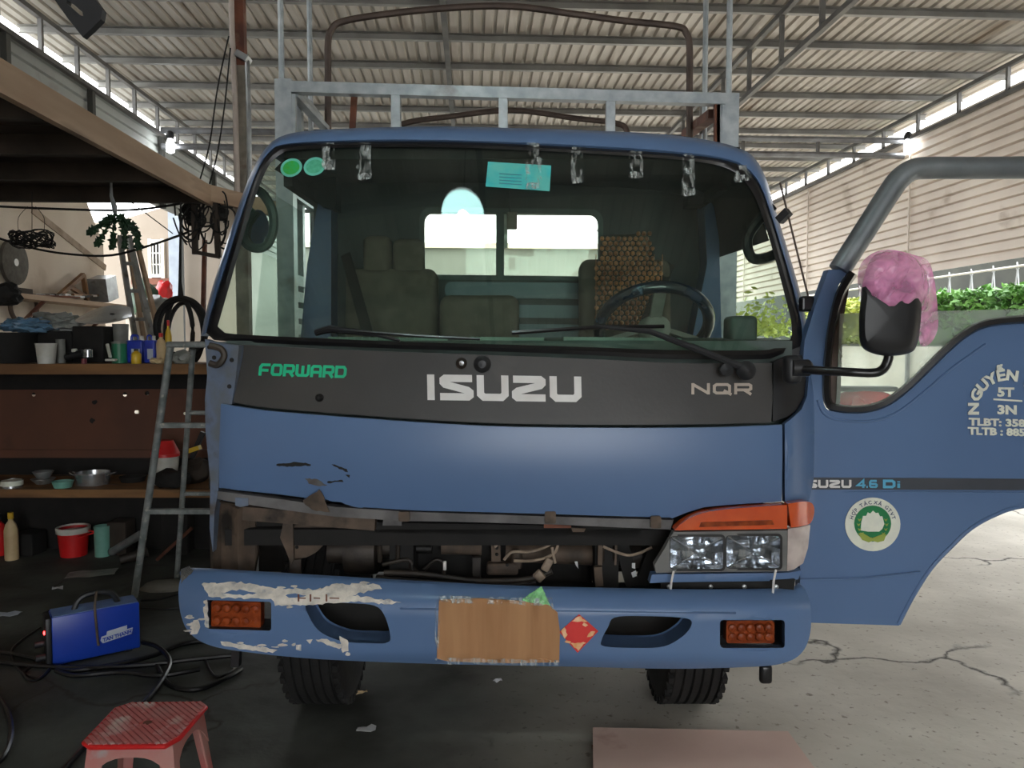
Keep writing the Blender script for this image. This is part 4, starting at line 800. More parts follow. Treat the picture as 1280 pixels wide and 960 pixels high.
mb = MB(); mb.tube([P(395, 416, 2.86), P(412, 411, 2.84), P(470, 418, 2.84), P(500, 426, 2.83)], [0.012, 0.014, 0.008, 0.005], 8); w2 = mb.build('wiper_arm', M['black'], TR, smooth=True)
mb = MB(); mb.tube([P(420, 412, 2.835), P(520, 420, 2.83), P(600, 424, 2.83)], 0.006, 6); mb.build('wiper_blade', M['rubber'], w2, smooth=True)
# antenna
mb = MB(); mb.tube([P(1012, 378, 2.98), P(975, 228, 2.98)], 0.004, 6); an = mb.build('antenna', M['tubed'], TR)
mb = MB(); mb.bar(P(974, 276, 3.0), P(986, 264, 2.97), 0.03); mb.build('antenna_clip', M['black'], an)
mb = MB(); mb.rbox(P(1008, 380, 2.98), (0.05, 0.04, 0.06), 0.01); mb.build('antenna_base', M['rubber'], an)

# headlamp cluster
DH = lambda u, v: 2.70 + 0.05 * cc(u) ** 2 + edge_drop(cc(u), 0.96, 9)
HL = add('headlamp_bezel', 'bezel', ([(842, 665), (985, 663), (984, 714), (820, 716), (818, 706), (828, 690)], lambda u, v: DH(u, v)), holes=[rrect(837, 670, 905, 712, 5), rrect(907, 669, 976, 711, 5)], thick=0.03, step=12)
for (u0, v0, u1, v1) in ((838, 671, 904, 711), (908, 670, 975, 710)):
    mb = MB(); cu, cv = (u0 + u1) / 2, (v0 + v1) / 2; rows = []
    for f, dd in ((1.0, 0.0), (0.8, 0.03), (0.55, 0.05), (0.3, 0.058), (0.05, 0.06)):
        rows.append([P(cu + (p[0] - cu) * f, cv + (p[1] - cv) * f, DH(cu, cv) + 0.008 + dd) for p in rrect(u0, v0, u1, v1, 4, n=3)])
    mb.loft(rows, closed=True); lamp = mb.build('headlamp', M['chrome'], HL, smooth=True)
    mb = MB(); mb.lathe(P(cu + 4, cv - 4, DH(cu, cv) + 0.06), [(0.022, 0), (0.022, 0.03), (0.014, 0.04), (0, 0.042)], 14, rot=Matrix.Rotation(pi / 2, 4, 'X')); mb.build('bulb_cap', M['steel'], HL, smooth=True)
    mb = MB()
    for k in range(12): 
        uu = u0 + 3 + (u1 - u0 - 6) * k / 11
        mb.bar(P(uu, v0 + 4, DH(cu, cv) + 0.004), P(uu, v1 - 4, DH(cu, cv) + 0.004), 0.004, 0.003, up=(0, 1, 0))
    mb.build('lens_flutes', M['lampglass'], HL)
    mb = MB(); mb.surf(rrect(u0, v0, u1, v1, 4), lambda u, v: DH(u, v) - 0.003, thick=0.003, step=12); mb.build('lamp_lens', M['lampglass'], HL, smooth=True)
    mb = MB(); o_ = [Vector(p) for p in rrect(u0 - 3, v0 - 3, u1 + 3, v1 + 3, 6)]; i_ = [Vector(p) for p in rrect(u0, v0, u1, v1, 4)]
    mb.loft([[P(p.x, p.y, DH(cu, cv) + 0.01) for p in o_], [P(p.x, p.y, DH(cu, cv) - 0.004) for p in o_], [P(p.x, p.y, DH(cu, cv) - 0.004) for p in i_], [P(p.x, p.y, DH(cu, cv) + 0.03) for p in i_]], closed=True); mb.build('lamp_gasket', M['rubber'], HL)
TS = add('turn_signal', 'amber', ([(p.x, p.y) for p in catmull([Vector(p) for p in ((843, 663), (850, 656), (862, 648), (880, 641), (905, 637), (940, 634), (984, 631))], 3)] + [(984, 661), (930, 662)], lambda u, v: DH(u, v) - 0.004), thick=0.05, step=9, label='orange turn signal lens')
add('signal_slot', 'amber_d', ([(876, 653), (965, 650), (968, 656), (874, 659)], lambda u, v: DH(u, v) - 0.006), parent=TS, thick=0.003, step=0)
add('corner_marker', 'amber', (catmull([Vector((p[0], p[1])) for p in ((985, 630), (1003, 627), (1015, 629), (1018, 640), (1013, 654), (1000, 658), (985, 660))], 3)[:-1], lambda u, v: DH(u, v) - 0.01 + 0.0006 * max(0, u - 990)), thick=0.04, step=6, label='orange corner marker lens')
add('corner_marker', 'lensw', ([(985, 661), (1000, 659), (1013, 656), (1010, 685), (1004, 704), (992, 712), (984, 714)], lambda u, v: DH(u, v) - 0.004), thick=0.04, step=7, label='smoky clear corner lens')
add('lamp_trim', 'blue', ([(815, 718), (985, 716), (1002, 713), (998, 724), (985, 726), (830, 728), (812, 729)], DH), thick=0.04, step=9)
SPL = add('dark_gap_strip', 'matte', ([(826, 728), (994, 724), (992, 742), (826, 742)], lambda u, v: 2.74), thick=0.01, step=0, smooth=False)  # dark strip with bolts, filling the bumper gap
for u in (836, 888, 930, 970):
    mb = MB(); mb.lathe(P(u, 733, 2.74), [(0.008, -0.004), (0.008, 0.008), (0, 0.01)], 8, rot=Matrix.Rotation(pi / 2, 4, 'X')); mb.build('bolt', M['alu'], SPL)
for (a, b_) in (((842, 714), (838, 742)), ((970, 712), (966, 742))):
    mb = MB(); mb.tube([P(a[0], a[1], 2.69), P((a[0] + b_[0]) / 2 - 1, (a[1] + b_[1]) / 2, 2.68), P(b_[0], b_[1], 2.69)], 0.004, 6); mb.build('cable_tie', M['white'], TR)

# bumper
def vcrease(u): return 757 + (u - 230) * 0.013
def vtop(u): return 714 + (u - 230) * 0.033
def DBm(u, v):
    c = (u - 619) / 395.0; y = 2.585 + 0.03 * c * c + 1.3 * max(0, abs(c) - 0.84) ** 1.6
    vc, vt = vcrease(u), vtop(u)
    if v < vc: y += 0.006 + 0.10 * max(0, (vc - 4 - v) / (vc - vt)) ** 1.5
    y += 0.06 * max(0, (v - 818 - (u - 620) * 0.012) / 18) ** 2
    return y
bo = [(p.x, p.y) for p in catmull([Vector(p) for p in ((231, 713), (300, 716), (400, 722), (500, 728), (640, 735), (760, 738), (880, 740), (985, 738), (1002, 732), (1011, 748), (1014, 770), (1012, 795), (1003, 815), (985, 827), (950, 833), (840, 836), (700, 833), (550, 830), (400, 824), (300, 814), (258, 805), (236, 790), (226, 768), (223, 740), (226, 722))], 5, closed=True)]
hl, hr = rrect(258, 750, 339, 786, 3, 0.03), rrect(900, 775, 981, 810, 4, 0.0)
il = [(p.x, p.y) for p in catmull([Vector(p) for p in ((382, 756), (396, 753), (440, 754), (468, 757), (480, 768), (487, 790), (485, 803), (460, 804), (430, 802), (402, 791), (388, 774))], 4, closed=True)]
ir = [(p.x, p.y) for p in catmull([Vector(p) for p in ((768, 772), (800, 770), (850, 772), (864, 776), (862, 786), (850, 798), (830, 808), (800, 810), (756, 808), (752, 800), (760, 784))], 4, closed=True)]
BU = add('bumper', 'blue', (bo, DBm), holes=[hl, hr, il, ir], thick=0.03, step=7)
for h, mm in ((hl, 'black'), (hr, 'black'), (il, 'blue'), (ir, 'blue')):
    cx = sum(p[0] for p in h) / len(h); cy = sum(p[1] for p in h) / len(h)
    mb = MB(); mb.loft([[P(p[0], p[1], DBm(*p)) for p in h], [P(p[0], p[1], DBm(*p)) + Vector((0, 0.10, 0)) for p in h], [P(cx + (p[0] - cx) * 0.97, cy + (p[1] - cy) * 0.97, DBm(cx, cy)) + Vector((0, 0.11, 0)) for p in h]], closed=True)
    mb.build('opening_liner', M[mm], BU, smooth=False)
add('crease_line', 'blue', ([(u, vcrease(u) - 0.6) for u in range(500, 940, 20)] + [(u, vcrease(u) + 1.6) for u in range(920, 480, -20)], DBm), parent=BU, lift=0.004, thick=0.003, step=0)
for (u0, v0, u1, v1, sl) in ((264, 751, 326, 784, 0.03), (908, 776, 968, 804, 0.0)):
    fl_ = add('fog_lamp', 'amber_d', (rrect(u0, v0, u1, v1, 3, sl), lambda u, v: DBm(u, v) + 0.03), parent=BU, thick=0.04, step=0, label='dirty orange lamp set in the bumper')
    mb = MB()
    for r_ in range(2):
        for k in range(5):
            mb.lathe(P(u0 + 7 + k * (u1 - u0 - 14) / 4, v0 + 9 + r_ * (v1 - v0 - 17) + sl * k * 12, DBm((u0 + u1) / 2, v0) + 0.028), [(0.017, -0.002), (0.013, 0.006), (0, 0.009)], 10, rot=Matrix.Rotation(pi / 2, 4, 'X'))
    mb.build('lamp_domes', M['amber_d'], BU, smooth=True)
# bare filler under scraped paint; the steel corner piece is a painted-on highlight
scr = [[(252, 729), (300, 728), (345, 735), (395, 737), (420, 730), (470, 730), (476, 736), (440, 744), (500, 752), (490, 756), (440, 752), (400, 756), (345, 757), (338, 749), (262, 747), (256, 738)],
       [(242, 776), (248, 774), (250, 784), (246, 792), (238, 794), (240, 784)], [(424, 796), (434, 800), (436, 814), (428, 816)], [(371, 806), (377, 806), (376, 813), (370, 812)], [(383, 800), (390, 800), (388, 806)],
       [(276, 802), (320, 808), (346, 812), (340, 816), (300, 811), (278, 806)], [(394, 800), (406, 798), (428, 808), (424, 812)], [(226, 712), (236, 708), (243, 714), (232, 722), (226, 730)], [(254, 752), (258, 750), (262, 786), (256, 784)]]
for i, pl in enumerate(scr):
    add('scrape_or_glint', 'primer' if i != 7 else 'steel', (jag(pl, 1.5 if i < 1 else 1.0, 40 + i, 4), DBm), holes=[jag(ell(300, 741, 22, 3, 8), 1.5, 3, 5), jag(ell(370, 745, 14, 2.5, 8), 1.2, 4, 5)] if i == 0 else [], parent=BU, lift=0.0022, thick=0.0018, step=8, smooth=False)
fr_ = random.Random(12)
for i in range(26):
    u, v = fr_.choice([(fr_.uniform(255, 500), fr_.uniform(726, 760)), (fr_.uniform(236, 260), fr_.uniform(770, 800)), (fr_.uniform(270, 440), fr_.uniform(800, 818))])
    if any(inside((u, v), h) for h in (hl, il)) or not inside((u, v), bo): continue
    add('scrape_or_glint', 'primer', (jag(ell(u, v, fr_.uniform(2, 7), fr_.uniform(0.8, 2.0), 8), 0.6, i, 3), DBm), parent=BU, lift=0.0022, thick=0.0018, step=0, smooth=False)
for (u, w_) in ((372, 2), (387, 2), (407, 2)):
    add('screw_slot', 'rust', ([(u, 743), (u + w_, 743), (u + w_, 752), (u, 752)], DBm), parent=BU, lift=0.005, thick=0.002, step=0)
for (u0, u1) in ((374, 382), (412, 424), (392, 400)):
    add('screw_slot', 'rust', ([(u0, 747), (u1, 747.4), (u1, 748.6), (u0, 748.4)], DBm), parent=BU, lift=0.005, thick=0.002, step=0)
# red diamond paper
dm = add('diamond_sticker', 'red_s', ([(724, 768), (748, 789), (722, 816), (699, 790)], DBm), parent=BU, lift=0.004, thick=0.002, step=10, label='red paper diamond with gold corners')
for pl in ([(714, 777), (734, 777), (726, 771), (722, 771)], [(701, 789), (706, 784), (709, 794), (706, 799)], [(713, 804), (732, 803), (723, 814)], [(738, 790), (744, 789), (741, 795), (734, 796)], [(730, 778), (735, 782), (732, 784), (728, 781)], [(708, 800), (714, 802), (712, 804), (706, 803)]):
    add('gold_corner', 'gold', (jag(pl, 0.7, int(pl[0][0]), 3), DBm), parent=BU, lift=0.0065, thick=0.001, step=0)
# cardboard over the number plate, taped on
CB = thing('cardboard_sheet', P(620, 820, 2.57), 'brown cardboard sheet taped over the middle of the blue bumper', 'cardboard')
add('cardboard', 'card', ([(549, 750), (600, 748), (660, 752), (686, 756), (697, 766), (700, 790), (699, 828), (640, 829), (560, 827), (546, 823), (547, 790)], lambda u, v: 2.578 + 0.003 * sin(u * 0.15)), parent=CB, thick=0.005, step=10, label=None)
add('green_tape', 'tapeg', (jag([(652, 750), (676, 733), (684, 748), (688, 757), (668, 754)], 1.0, 3, 5), lambda u, v: 2.57 + 0.0011 * max(0, 756 - v)), parent=CB, thick=0.001, step=5)
for i, pl in enumerate(([(548, 744), (690, 748), (692, 757), (548, 753)], [(545, 822), (700, 826), (699, 832), (546, 830)], [(544, 750), (550, 750), (549, 826), (543, 826)], [(684, 750), (700, 764), (702, 772), (690, 760)])):
    mb = MB(); mb.surf(jag(pl, 1.0, i + 60, 6), DBm, step=4, thick=0.001, proj=lambda u, v: P(u, v, 2.571 + 0.0012 * max(0, 752 - v) + 0.003 * noise.noise(Vector((u * 0.3, v * 0.6, i)))))
    mb.build('clear_tape', M['tape'], CB, smooth=True)

# what shows in the open nose
EN = lambda name, m, mb, **k: mb.build(name, M[m], TR, smooth=True, **k)
mb = MB(); mb.box((-0.03, 3.28, 0.98), (2.1, 0.05, 0.8)); mb.build('firewall', M['matte'], TR)
add('nose_rail', 'greyrail', ([(272, 614), (350, 624), (420, 634), (520, 640), (640, 644), (760, 648), (842, 650), (838, 662), (700, 656), (600, 653), (500, 651), (420, 646), (330, 634), (272, 624)], lambda u, v: 2.755), thick=0.05, step=12, smooth=False)
mb = MB(); mb.bar(P(306, 640, 2.83), P(470, 653, 2.83), 0.05, 0.05); EN('cross_beam', 'grime2', mb)
mb = MB(); mb.bar(P(470, 658, 2.87), P(800, 664, 2.87), 0.04, 0.04); EN('cross_beam', 'matte', mb)
ip = add('inner_panel', 'grime2', ([(268, 626), (306, 632), (318, 640), (322, 690), (316, 728), (266, 728)], lambda u, v: 2.86 + 0.03 * sin((u - 268) * 0.16)), thick=0.02, step=7)
add('panel_tab', 'blue2', ([(294, 622), (310, 623), (310, 632), (300, 634), (294, 632)], lambda u, v: 2.75), parent=ip, thick=0.006, step=0)
add('hinge_plate', 'grime2', (catmull([Vector((p[0], p[1])) for p in ((364, 656), (414, 658), (410, 672), (398, 688), (382, 697), (366, 699))], 3), lambda u, v: 2.88), thick=0.012, step=8, label='brown quarter-round hinge plate')
for (u, v) in ((384, 669), (403, 668), (371, 676), (371, 684)):
    mb = MB(); mb.lathe(P(u, v, 2.879), [(0.007, 0), (0.006, 0.003), (0, 0.004)], 8, rot=Matrix.Rotation(pi / 2, 4, 'X')); mb.build('bolt_hole', M['matte'], TR)
add('bracket', 'grime2', ([(357, 640), (366, 640), (367, 700), (364, 706), (358, 690), (350, 672)], lambda u, v: 2.84), thick=0.01, step=8)
add('bracket', 'grime', ([(362, 700), (376, 699), (376, 720), (362, 720)], lambda u, v: 2.85), thick=0.01, step=0)
mb = MB(); a = P(434, 688, 3.0); b_ = P(474, 689, 3.0); mb.lathe(a, [(0.05, -0.07), (0.05, 0), (0.09, 0), (0.095, 0.06), (0.09, 0.12), (0.05, 0.13)], 20, 'X'); EN('steering_pump', 'grime', mb)
mb = MB(); mb.tube([P(478, 684, 3.0), P(505, 685, 3.0)], 0.04, 12); mb.tube([P(505, 685, 3.0), P(540, 686, 3.0)], 0.02, 10); EN('pump_shaft', 'grime', mb)
mb = MB(); mb.tube([P(552, 684, 2.98), P(602, 685, 2.98)], 0.027, 14); mb.tube([P(632, 689, 3.02), P(745, 694, 3.02)], 0.04, 14); EN('cross_tube', 'grime2', mb)
mb = MB(); mb.tube([P(745, 694, 3.02), P(800, 694, 3.02)], 0.05, 14); EN('cross_tube', 'grime', mb)
for (u0, u1) in ((474, 498), (752, 770)):
    mb = MB(); mb.tube([P(u0 + 1, 702, 2.9), P(u0, 670, 2.88), P(u0 + 2, 657, 2.86), P(u1 - 2, 657, 2.86), P(u1, 672, 2.88), P(u1 - 1, 700, 2.9)], 0.009, 8); EN('u_shaped_hanger', 'grime', mb)
add('mounting_tab', 'greyrail', ([(480, 644), (502, 644), (502, 657), (478, 657)], lambda u, v: 2.8), thick=0.02, step=0)
add('triangle_bracket', 'tangrey', ([(572, 676), (592, 659), (602, 660), (604, 677)], lambda u, v: 2.95), thick=0.01, step=0, label='pale triangular bracket')
mb = MB(); mb.box(P(606, 668, 2.93), (0.02, 0.03, 0.06), ry=-0.5); mb.box(P(596, 712, 2.93), (0.03, 0.03, 0.10)); EN('strut', 'grime', mb)
vb = MB(); vb.box(P(620, 688, 2.92), (0.035, 0.03, 0.08)); vb.rbox(P(628, 710, 2.92), (0.12, 0.05, 0.045), 0.01); vb.lathe(P(646, 700, 2.92), [(0.02, -0.03), (0.02, 0.03), (0.012, 0.04)], 12); vo_ = EN('valve_block', 'grime2', vb)
for (u, v) in ((621, 685), (621, 693), (634, 706)):
    mb = MB(); mb.lathe(P(u, v, 2.898), [(0.007, 0), (0.006, 0.004), (0, 0.005)], 8, rot=Matrix.Rotation(pi / 2, 4, 'X')); mb.build('bolt_hole', M['matte'], vo_)
for pts in ([(681, 657), (680, 668), (672, 675), (648, 674), (628, 677), (618, 684)], [(694, 658), (695, 672), (688, 680), (676, 686), (660, 690), (640, 690), (630, 700)], [(707, 666), (699, 676), (694, 690), (682, 697), (664, 701), (642, 701)], [(690, 684), (692, 695), (694, 704)], [(754, 683), (770, 690), (786, 694), (800, 691), (815, 684)]):
    mb = MB(); mb.tube(catmull([P(u, v, 2.87) for u, v in pts], 5), 0.0055, 6); EN('brake_pipe', 'wire', mb)
for k, pts in enumerate(([(480, 716), (530, 718), (600, 726), (660, 724), (690, 714)], [(470, 722), (540, 727), (610, 731), (670, 728)], [(478, 706), (510, 700), (515, 712), (520, 718)], [(530, 712), (545, 700), (556, 706), (554, 720)], [(500, 708), (512, 706), (520, 714)])):
    mb = MB(); mb.tube(catmull([P(u, v, 2.84 + 0.02 * k) for u, v in pts], 5), 0.011 if k < 2 else 0.007, 8); EN('rubber_hose', 'grime', mb)
mb = MB(); mb.rbox(P(684, 706, 2.84), (0.03, 0.02, 0.05), 0.006, ry=0.5); mb.rbox(P(674, 720, 2.83), (0.04, 0.02, 0.035), 0.006, ry=0.8); EN('wire_connector', 'wire', mb)
mb = MB(); mb.rbox(P(556, 707, 2.85), (0.012, 0.012, 0.035), 0.003); EN('wire_connector', 'white', mb)
for (u, v, w_, h_) in ((505, 646, 14, 12), (688, 647, 14, 15), (820, 653, 13, 15)):
    add('panel_clip', 'grime2', (rrect(u - w_ / 2, v - h_ / 2, u + w_ / 2, v + h_ / 2, 2), lambda u, v: 2.74), thick=0.012, step=0)
add('clip_bracket', 'rust', ([(680, 655), (714, 657), (714, 660), (680, 660)], lambda u, v: 2.78), thick=0.01, step=0)
add('clip_bracket', 'grime2', ([(714, 660), (732, 661), (730, 665), (716, 665)], lambda u, v: 2.80), thick=0.01, step=0)
mb = MB(); mb.bar(P(750, 652, 2.86), P(750, 706, 2.86), 0.016, 0.012); mb.bar(P(747, 708, 2.86), P(749, 732, 2.86), 0.03, 0.02); mb.bar(P(771, 664, 2.88), P(769, 706, 2.88), 0.008); EN('strut', 'grime2', mb)
for (pl, s_) in (([(718, 702), (722, 702), (723, 711), (720, 707)], 1), ([(790, 704), (794, 704), (794, 711), (790, 710)], 2), ([(789, 716), (795, 713), (796, 720), (791, 722)], 3)):
    add('paper_scrap', 'paper', (pl, lambda u, v: 2.9), thick=0.002, step=0)
mb = MB(); mb.bar(P(800, 735, 2.95), P(828, 655, 2.92), 0.05, 0.03); mb.bar(P(775, 672, 2.95), P(790, 730, 2.95), 0.05); EN('strut', 'matte', mb)

mb = MB(); mb.box((-0.04, 2.92, 0.50), (1.7, 0.12, 0.24)); mb.build('bumper_beam', M['matte'], TR)
for xx in (-0.86, 0.78):
    mb = MB(); mb.box((xx, 3.2, 0.98), (0.34, 0.6, 0.34)); mb.build('housing_filler', M['matte'], TR)  # dark filler boxes, added to hide the bright floor behind
# wheels; unseen chassis, axle and engine bulk put in to block light below
for xx in (-0.42, 0.36):
    mb = MB(); mb.box((xx, 6.0, 0.72), (0.09, 6.2, 0.2)); mb.build('chassis_rail', M['matte'], TR)
mb = MB(); mb.rbox((-0.05, 3.7, 0.72), (0.75, 1.3, 0.5), 0.05); mb.build('engine', M['matte'], TR)
mb = MB(); mb.tube([(-0.75, 3.35, 0.40), (0.68, 3.35, 0.40)], 0.055, 10); mb.build('front_axle', M['matte'], TR)
mb = MB(); mb.tube([(-0.75, 7.2, 0.40), (0.68, 7.2, 0.40)], 0.08, 10); mb.build('rear_axle', M['matte'], TR)
def wheel(x, y, w=0.235, R=0.405):
    mb = MB(); h = w / 2
    prof = [(R * 0.56, -h * 0.8), (R * 0.75, -h), (R * 0.93, -h * 0.96), (R, -h * 0.78)]
    for k in range(5):
        a = -h * 0.78 + k * (h * 1.56) / 5; q = h * 1.56 / 5
        prof += [(R, a + q * 0.08), (R, a + q * 0.72), (R - 0.014, a + q * 0.76), (R - 0.014, a + q * 0.98)]
    prof += [(R, h * 0.78), (R * 0.93, h * 0.96), (R * 0.75, h), (R * 0.56, h * 0.8)]
    mb.lathe((x, y, R), prof, 48, 'X')
    for s_ in (-1, 1):
        for k in range(40):
            t = 2 * pi * k / 40; mb.box((x + s_ * h * 0.9, y + cos(t) * R * 0.965, R + sin(t) * R * 0.965), (0.02, 0.03, 0.03), rx=t)
    ty = mb.build('tyre', M['tyre'], TR, smooth=True)
    mb = MB(); mb.lathe((x, y, R), [(0.0, -0.03), (R * 0.3, -0.03), (R * 0.35, -0.06), (R * 0.56, -h * 0.8), (R * 0.56, h * 0.8), (R * 0.35, 0.06), (R * 0.3, 0.04), (0, 0.04)], 28, 'X'); mb.build('rim', M['grime'], ty, smooth=True)
for (x_, y_) in ((-0.80, 3.35), (0.735, 3.35), (-0.85, 7.2), (0.79, 7.2)): wheel(x_, y_)
mb = MB(); mb.rbox(P(957, 842, 2.75), (0.045, 0.03, 0.07), 0.012); mb.bar(P(955, 838, 2.76), P(955, 815, 2.78), 0.02); mb.build('rubber_stop', M['rubber'], TR, smooth=True)
mb = MB(); mb.bar(P(295, 832, 2.8), P(296, 812, 2.8), 0.03); mb.build('tow_eye', M['black'], TR)
for s_, xx in ((-1, -0.98), (1, 0.93)):
    mb = MB(); mb.box((xx, 3.75, 0.62), (0.25, 0.25, 0.3)); mb.build('step_box', M['matte'], TR)
    mb = MB(); mb.surf([(0, 0), (1, 0), (1, 1), (0, 1)], None, step=0, thick=0.01, proj=lambda u, v: Vector((xx - 0.15 + 0.3 * u, 3.75 + 0.1 * v, 0.82 - 0.05 * v))); mb.build('mud_flap', M['matte'], TR)

# mirror arm and housing on the right corner
mb = MB(); mb.tube(catmull([P(u, v, Y) for u, v, Y in ((992, 460, 2.72), (1020, 463, 2.66), (1060, 465, 2.60), (1092, 466, 2.58), (1104, 461, 2.58), (1110, 450, 2.58), (1111, 438, 2.58))], 6), 0.0155, 10); MA = mb.build('mirror_arm', M['rubber'], TR, smooth=True)
mb = MB(); mb.rbox(P(990, 462, 2.73), (0.06, 0.06, 0.10), 0.02); mb.lathe(P(1000, 460, 2.71), [(0.03, -0.03), (0.03, 0.03), (0.02, 0.04)], 12, 'X'); mb.build('arm_bracket', M['black'], MA, smooth=True)
hs = catmull([Vector(p) for p in ((1080, 355), (1110, 346), (1144, 352), (1151, 372), (1151, 400), (1147, 428), (1138, 441), (1110, 445), (1086, 440), (1075, 428), (1074, 395), (1077, 368))], 4, closed=True)
hc = Vector((1112, 398)); mb = MB()
mb.loft([[P(hc.x, hc.y, 2.505)] * len(hs)] + [[P(hc.x + (p.x - hc.x) * f, hc.y + (p.y - hc.y) * f, Y) for p in hs] for f, Y in ((0.5, 2.508), (0.8, 2.515), (0.93, 2.53), (1.0, 2.56), (1.0, 2.61), (0.96, 2.62))] + [[P(hc.x, hc.y, 2.615)] * len(hs)], closed=True)
MH = mb.build('mirror_housing', M['black'], TR, smooth=True)
mb = MB(); mb.surf([(hc.x + (p.x - hc.x) * 0.9, hc.y + (p.y - hc.y) * 0.9) for p in hs], lambda u, v: 2.622, step=0, thick=0.003); mb.build('mirror_glass', M['chrome'], MH)
# pink bag over the mirror
bg = thing('pink_bag', P(1120, 440, 2.56), 'pink translucent plastic bag pulled over the truck mirror', 'plastic bag')
bo_ = [Vector(p) for p in ((1078, 366), (1082, 340), (1092, 320), (1108, 314), (1134, 317), (1152, 330), (1160, 350), (1162, 372), (1156, 386), (1140, 392), (1120, 388), (1108, 380), (1092, 370))]
bo2 = [(p.x, p.y) for p in catmull(bo_, 4, closed=True)]
def bagd(u, v):
    r = ((u - 1118) / 45) ** 2 + ((v - 355) / 42) ** 2
    return 2.488 + 0.09 * min(r, 1.2) ** 2 + 0.012 * noise.noise(Vector((u * 0.06, v * 0.05, 1))) + 0.012 * abs(noise.noise(Vector((u * 0.13 + v * 0.09, v * 0.05 - u * 0.04, 4))))
mb = MB(); mb.surf(bo2, bagd, step=3.5, thick=0.0015); mb.build('bag_front', M['pinkbag'], bg, smooth=True)
bo3 = [(p.x, p.y) for p in catmull([Vector(p) for p in ((1074, 368), (1074, 335), (1090, 317), (1112, 312), (1140, 318), (1160, 326), (1168, 350), (1172, 385), (1172, 412), (1162, 430), (1150, 430), (1147, 400), (1120, 392), (1085, 380))], 4, closed=True)]
mb = MB(); mb.surf(bo3, None, step=4, thick=0.0015, proj=lambda u, v: P(u, v, 2.64 + 0.014 * noise.noise(Vector((u * 0.07, v * 0.04, 8))) - 0.0006 * max(0, v - 390))); mb.build('bag_back', M['pinkbag'], bg, smooth=True)

# open driver's door
YD = 2.93
def DD(u, v): return YD + 0.012 * sin(max(0, min(1, (v - 470) / 310)) * pi) * -1.5 + 0.00006 * max(0, u - 1010)
win = [(p.x, p.y) for p in catmull([Vector(p) for p in ((1032, 440), (1028, 480), (1030, 504), (1040, 514), (1075, 517), (1108, 509), (1140, 486), (1185, 442), (1212, 420), (1240, 408), (1300, 403))], 4)] + [(1330, 403), (1330, 226), (1175, 225)] + [(p.x, p.y) for p in catmull([Vector(p) for p in ((1160, 226), (1146, 232), (1135, 242), (1100, 290), (1062, 336), (1046, 360), (1038, 400))], 3)]
dout = [(1006, 425), (1020, 380), (1037, 336), (1062, 305), (1100, 240), (1117, 212), (1135, 200), (1158, 196), (1345, 194), (1345, 632), (1300, 633)] + [(p.x, p.y) for p in catmull([Vector(p) for p in ((1278, 635), (1245, 645), (1215, 662), (1190, 685), (1165, 712), (1142, 748), (1124, 782))], 4)] + [(1000, 778), (1000, 500)]
# skin below the rail, bare metal frame above
cut = 336
skin = [(1006, 425), (1020, 380), (1036, 337), (1062, 337)] + [(p.x, p.y) for p in catmull([Vector(p) for p in ((1058, 342), (1046, 362), (1038, 400), (1032, 440), (1028, 480), (1030, 504), (1040, 514), (1075, 517), (1108, 509), (1140, 486), (1185, 442), (1212, 420), (1240, 408), (1300, 403))], 4)] + [(1345, 403)] + dout[9:]
DO = add('driver_door', 'blue', (skin, DD), thick=0.05, step=14, label='open blue driver door')
fr = [(1036, 337), (1062, 296), (1098, 238), (1113, 212), (1130, 200), (1155, 196), (1345, 194), (1345, 225), (1172, 225), (1158, 227), (1145, 234), (1133, 246), (1100, 291), (1064, 336)]
mb = MB()
cl_ = catmull([P(u, v, YD + 0.02) for u, v in ((1049, 338), (1080, 290), (1112, 240), (1126, 222), (1142, 212), (1165, 210), (1220, 210), (1345, 209))], 6)
mb.tube(cl_, [0.041] * len(cl_), 14); mb.build('window_frame', M['bare'], DO, smooth=True, label='bare grey metal window frame')
# black window rubber
wc = [Vector(p) for p in ((1062, 338), (1046, 366), (1036, 405), (1031, 445), (1029, 482), (1031, 503), (1041, 513), (1075, 516), (1107, 508), (1139, 485), (1184, 441), (1211, 419), (1240, 407), (1300, 402), (1345, 402))]
wc = catmull(wc, 5); mb = MB(); rows = [[], [], [], []]
for i, p in enumerate(wc):
    t = (wc[min(i + 1, len(wc) - 1)] - wc[max(i - 1, 0)]).normalized(); nrm = Vector((t.y, -t.x)); w_ = 9.5 if p.y > 400 or i > 25 else 11
    for r_, (f, dd) in enumerate(((-0.12, 0.0), (0.1, -0.02), (0.75, -0.015), (1.0, 0.03))): rows[r_].append(P(p.x + nrm.x * w_ * f, p.y + nrm.y * w_ * f, YD + dd))
mb.loft(rows); mb.build('window_rubber', M['rubber'], DO, smooth=True)
mb = MB(); mb.poly_prism([P(u, v, YD + 0.03) for u, v in ((1056, 346), (1064, 346), (1054, 400), (1050, 507), (1037, 507), (1040, 420))], (0, 0.03, 0)); mb.build('inner_channel', M['tubed'], DO)
add('window_pane', 'doorglass', ([(1050, 392), (1200, 388), (1300, 386), (1345, 386), (1345, 410), (1245, 412), (1200, 438), (1145, 492), (1105, 513), (1045, 514)], lambda u, v: YD + 0.02), parent=DO, thick=0.004, step=0)
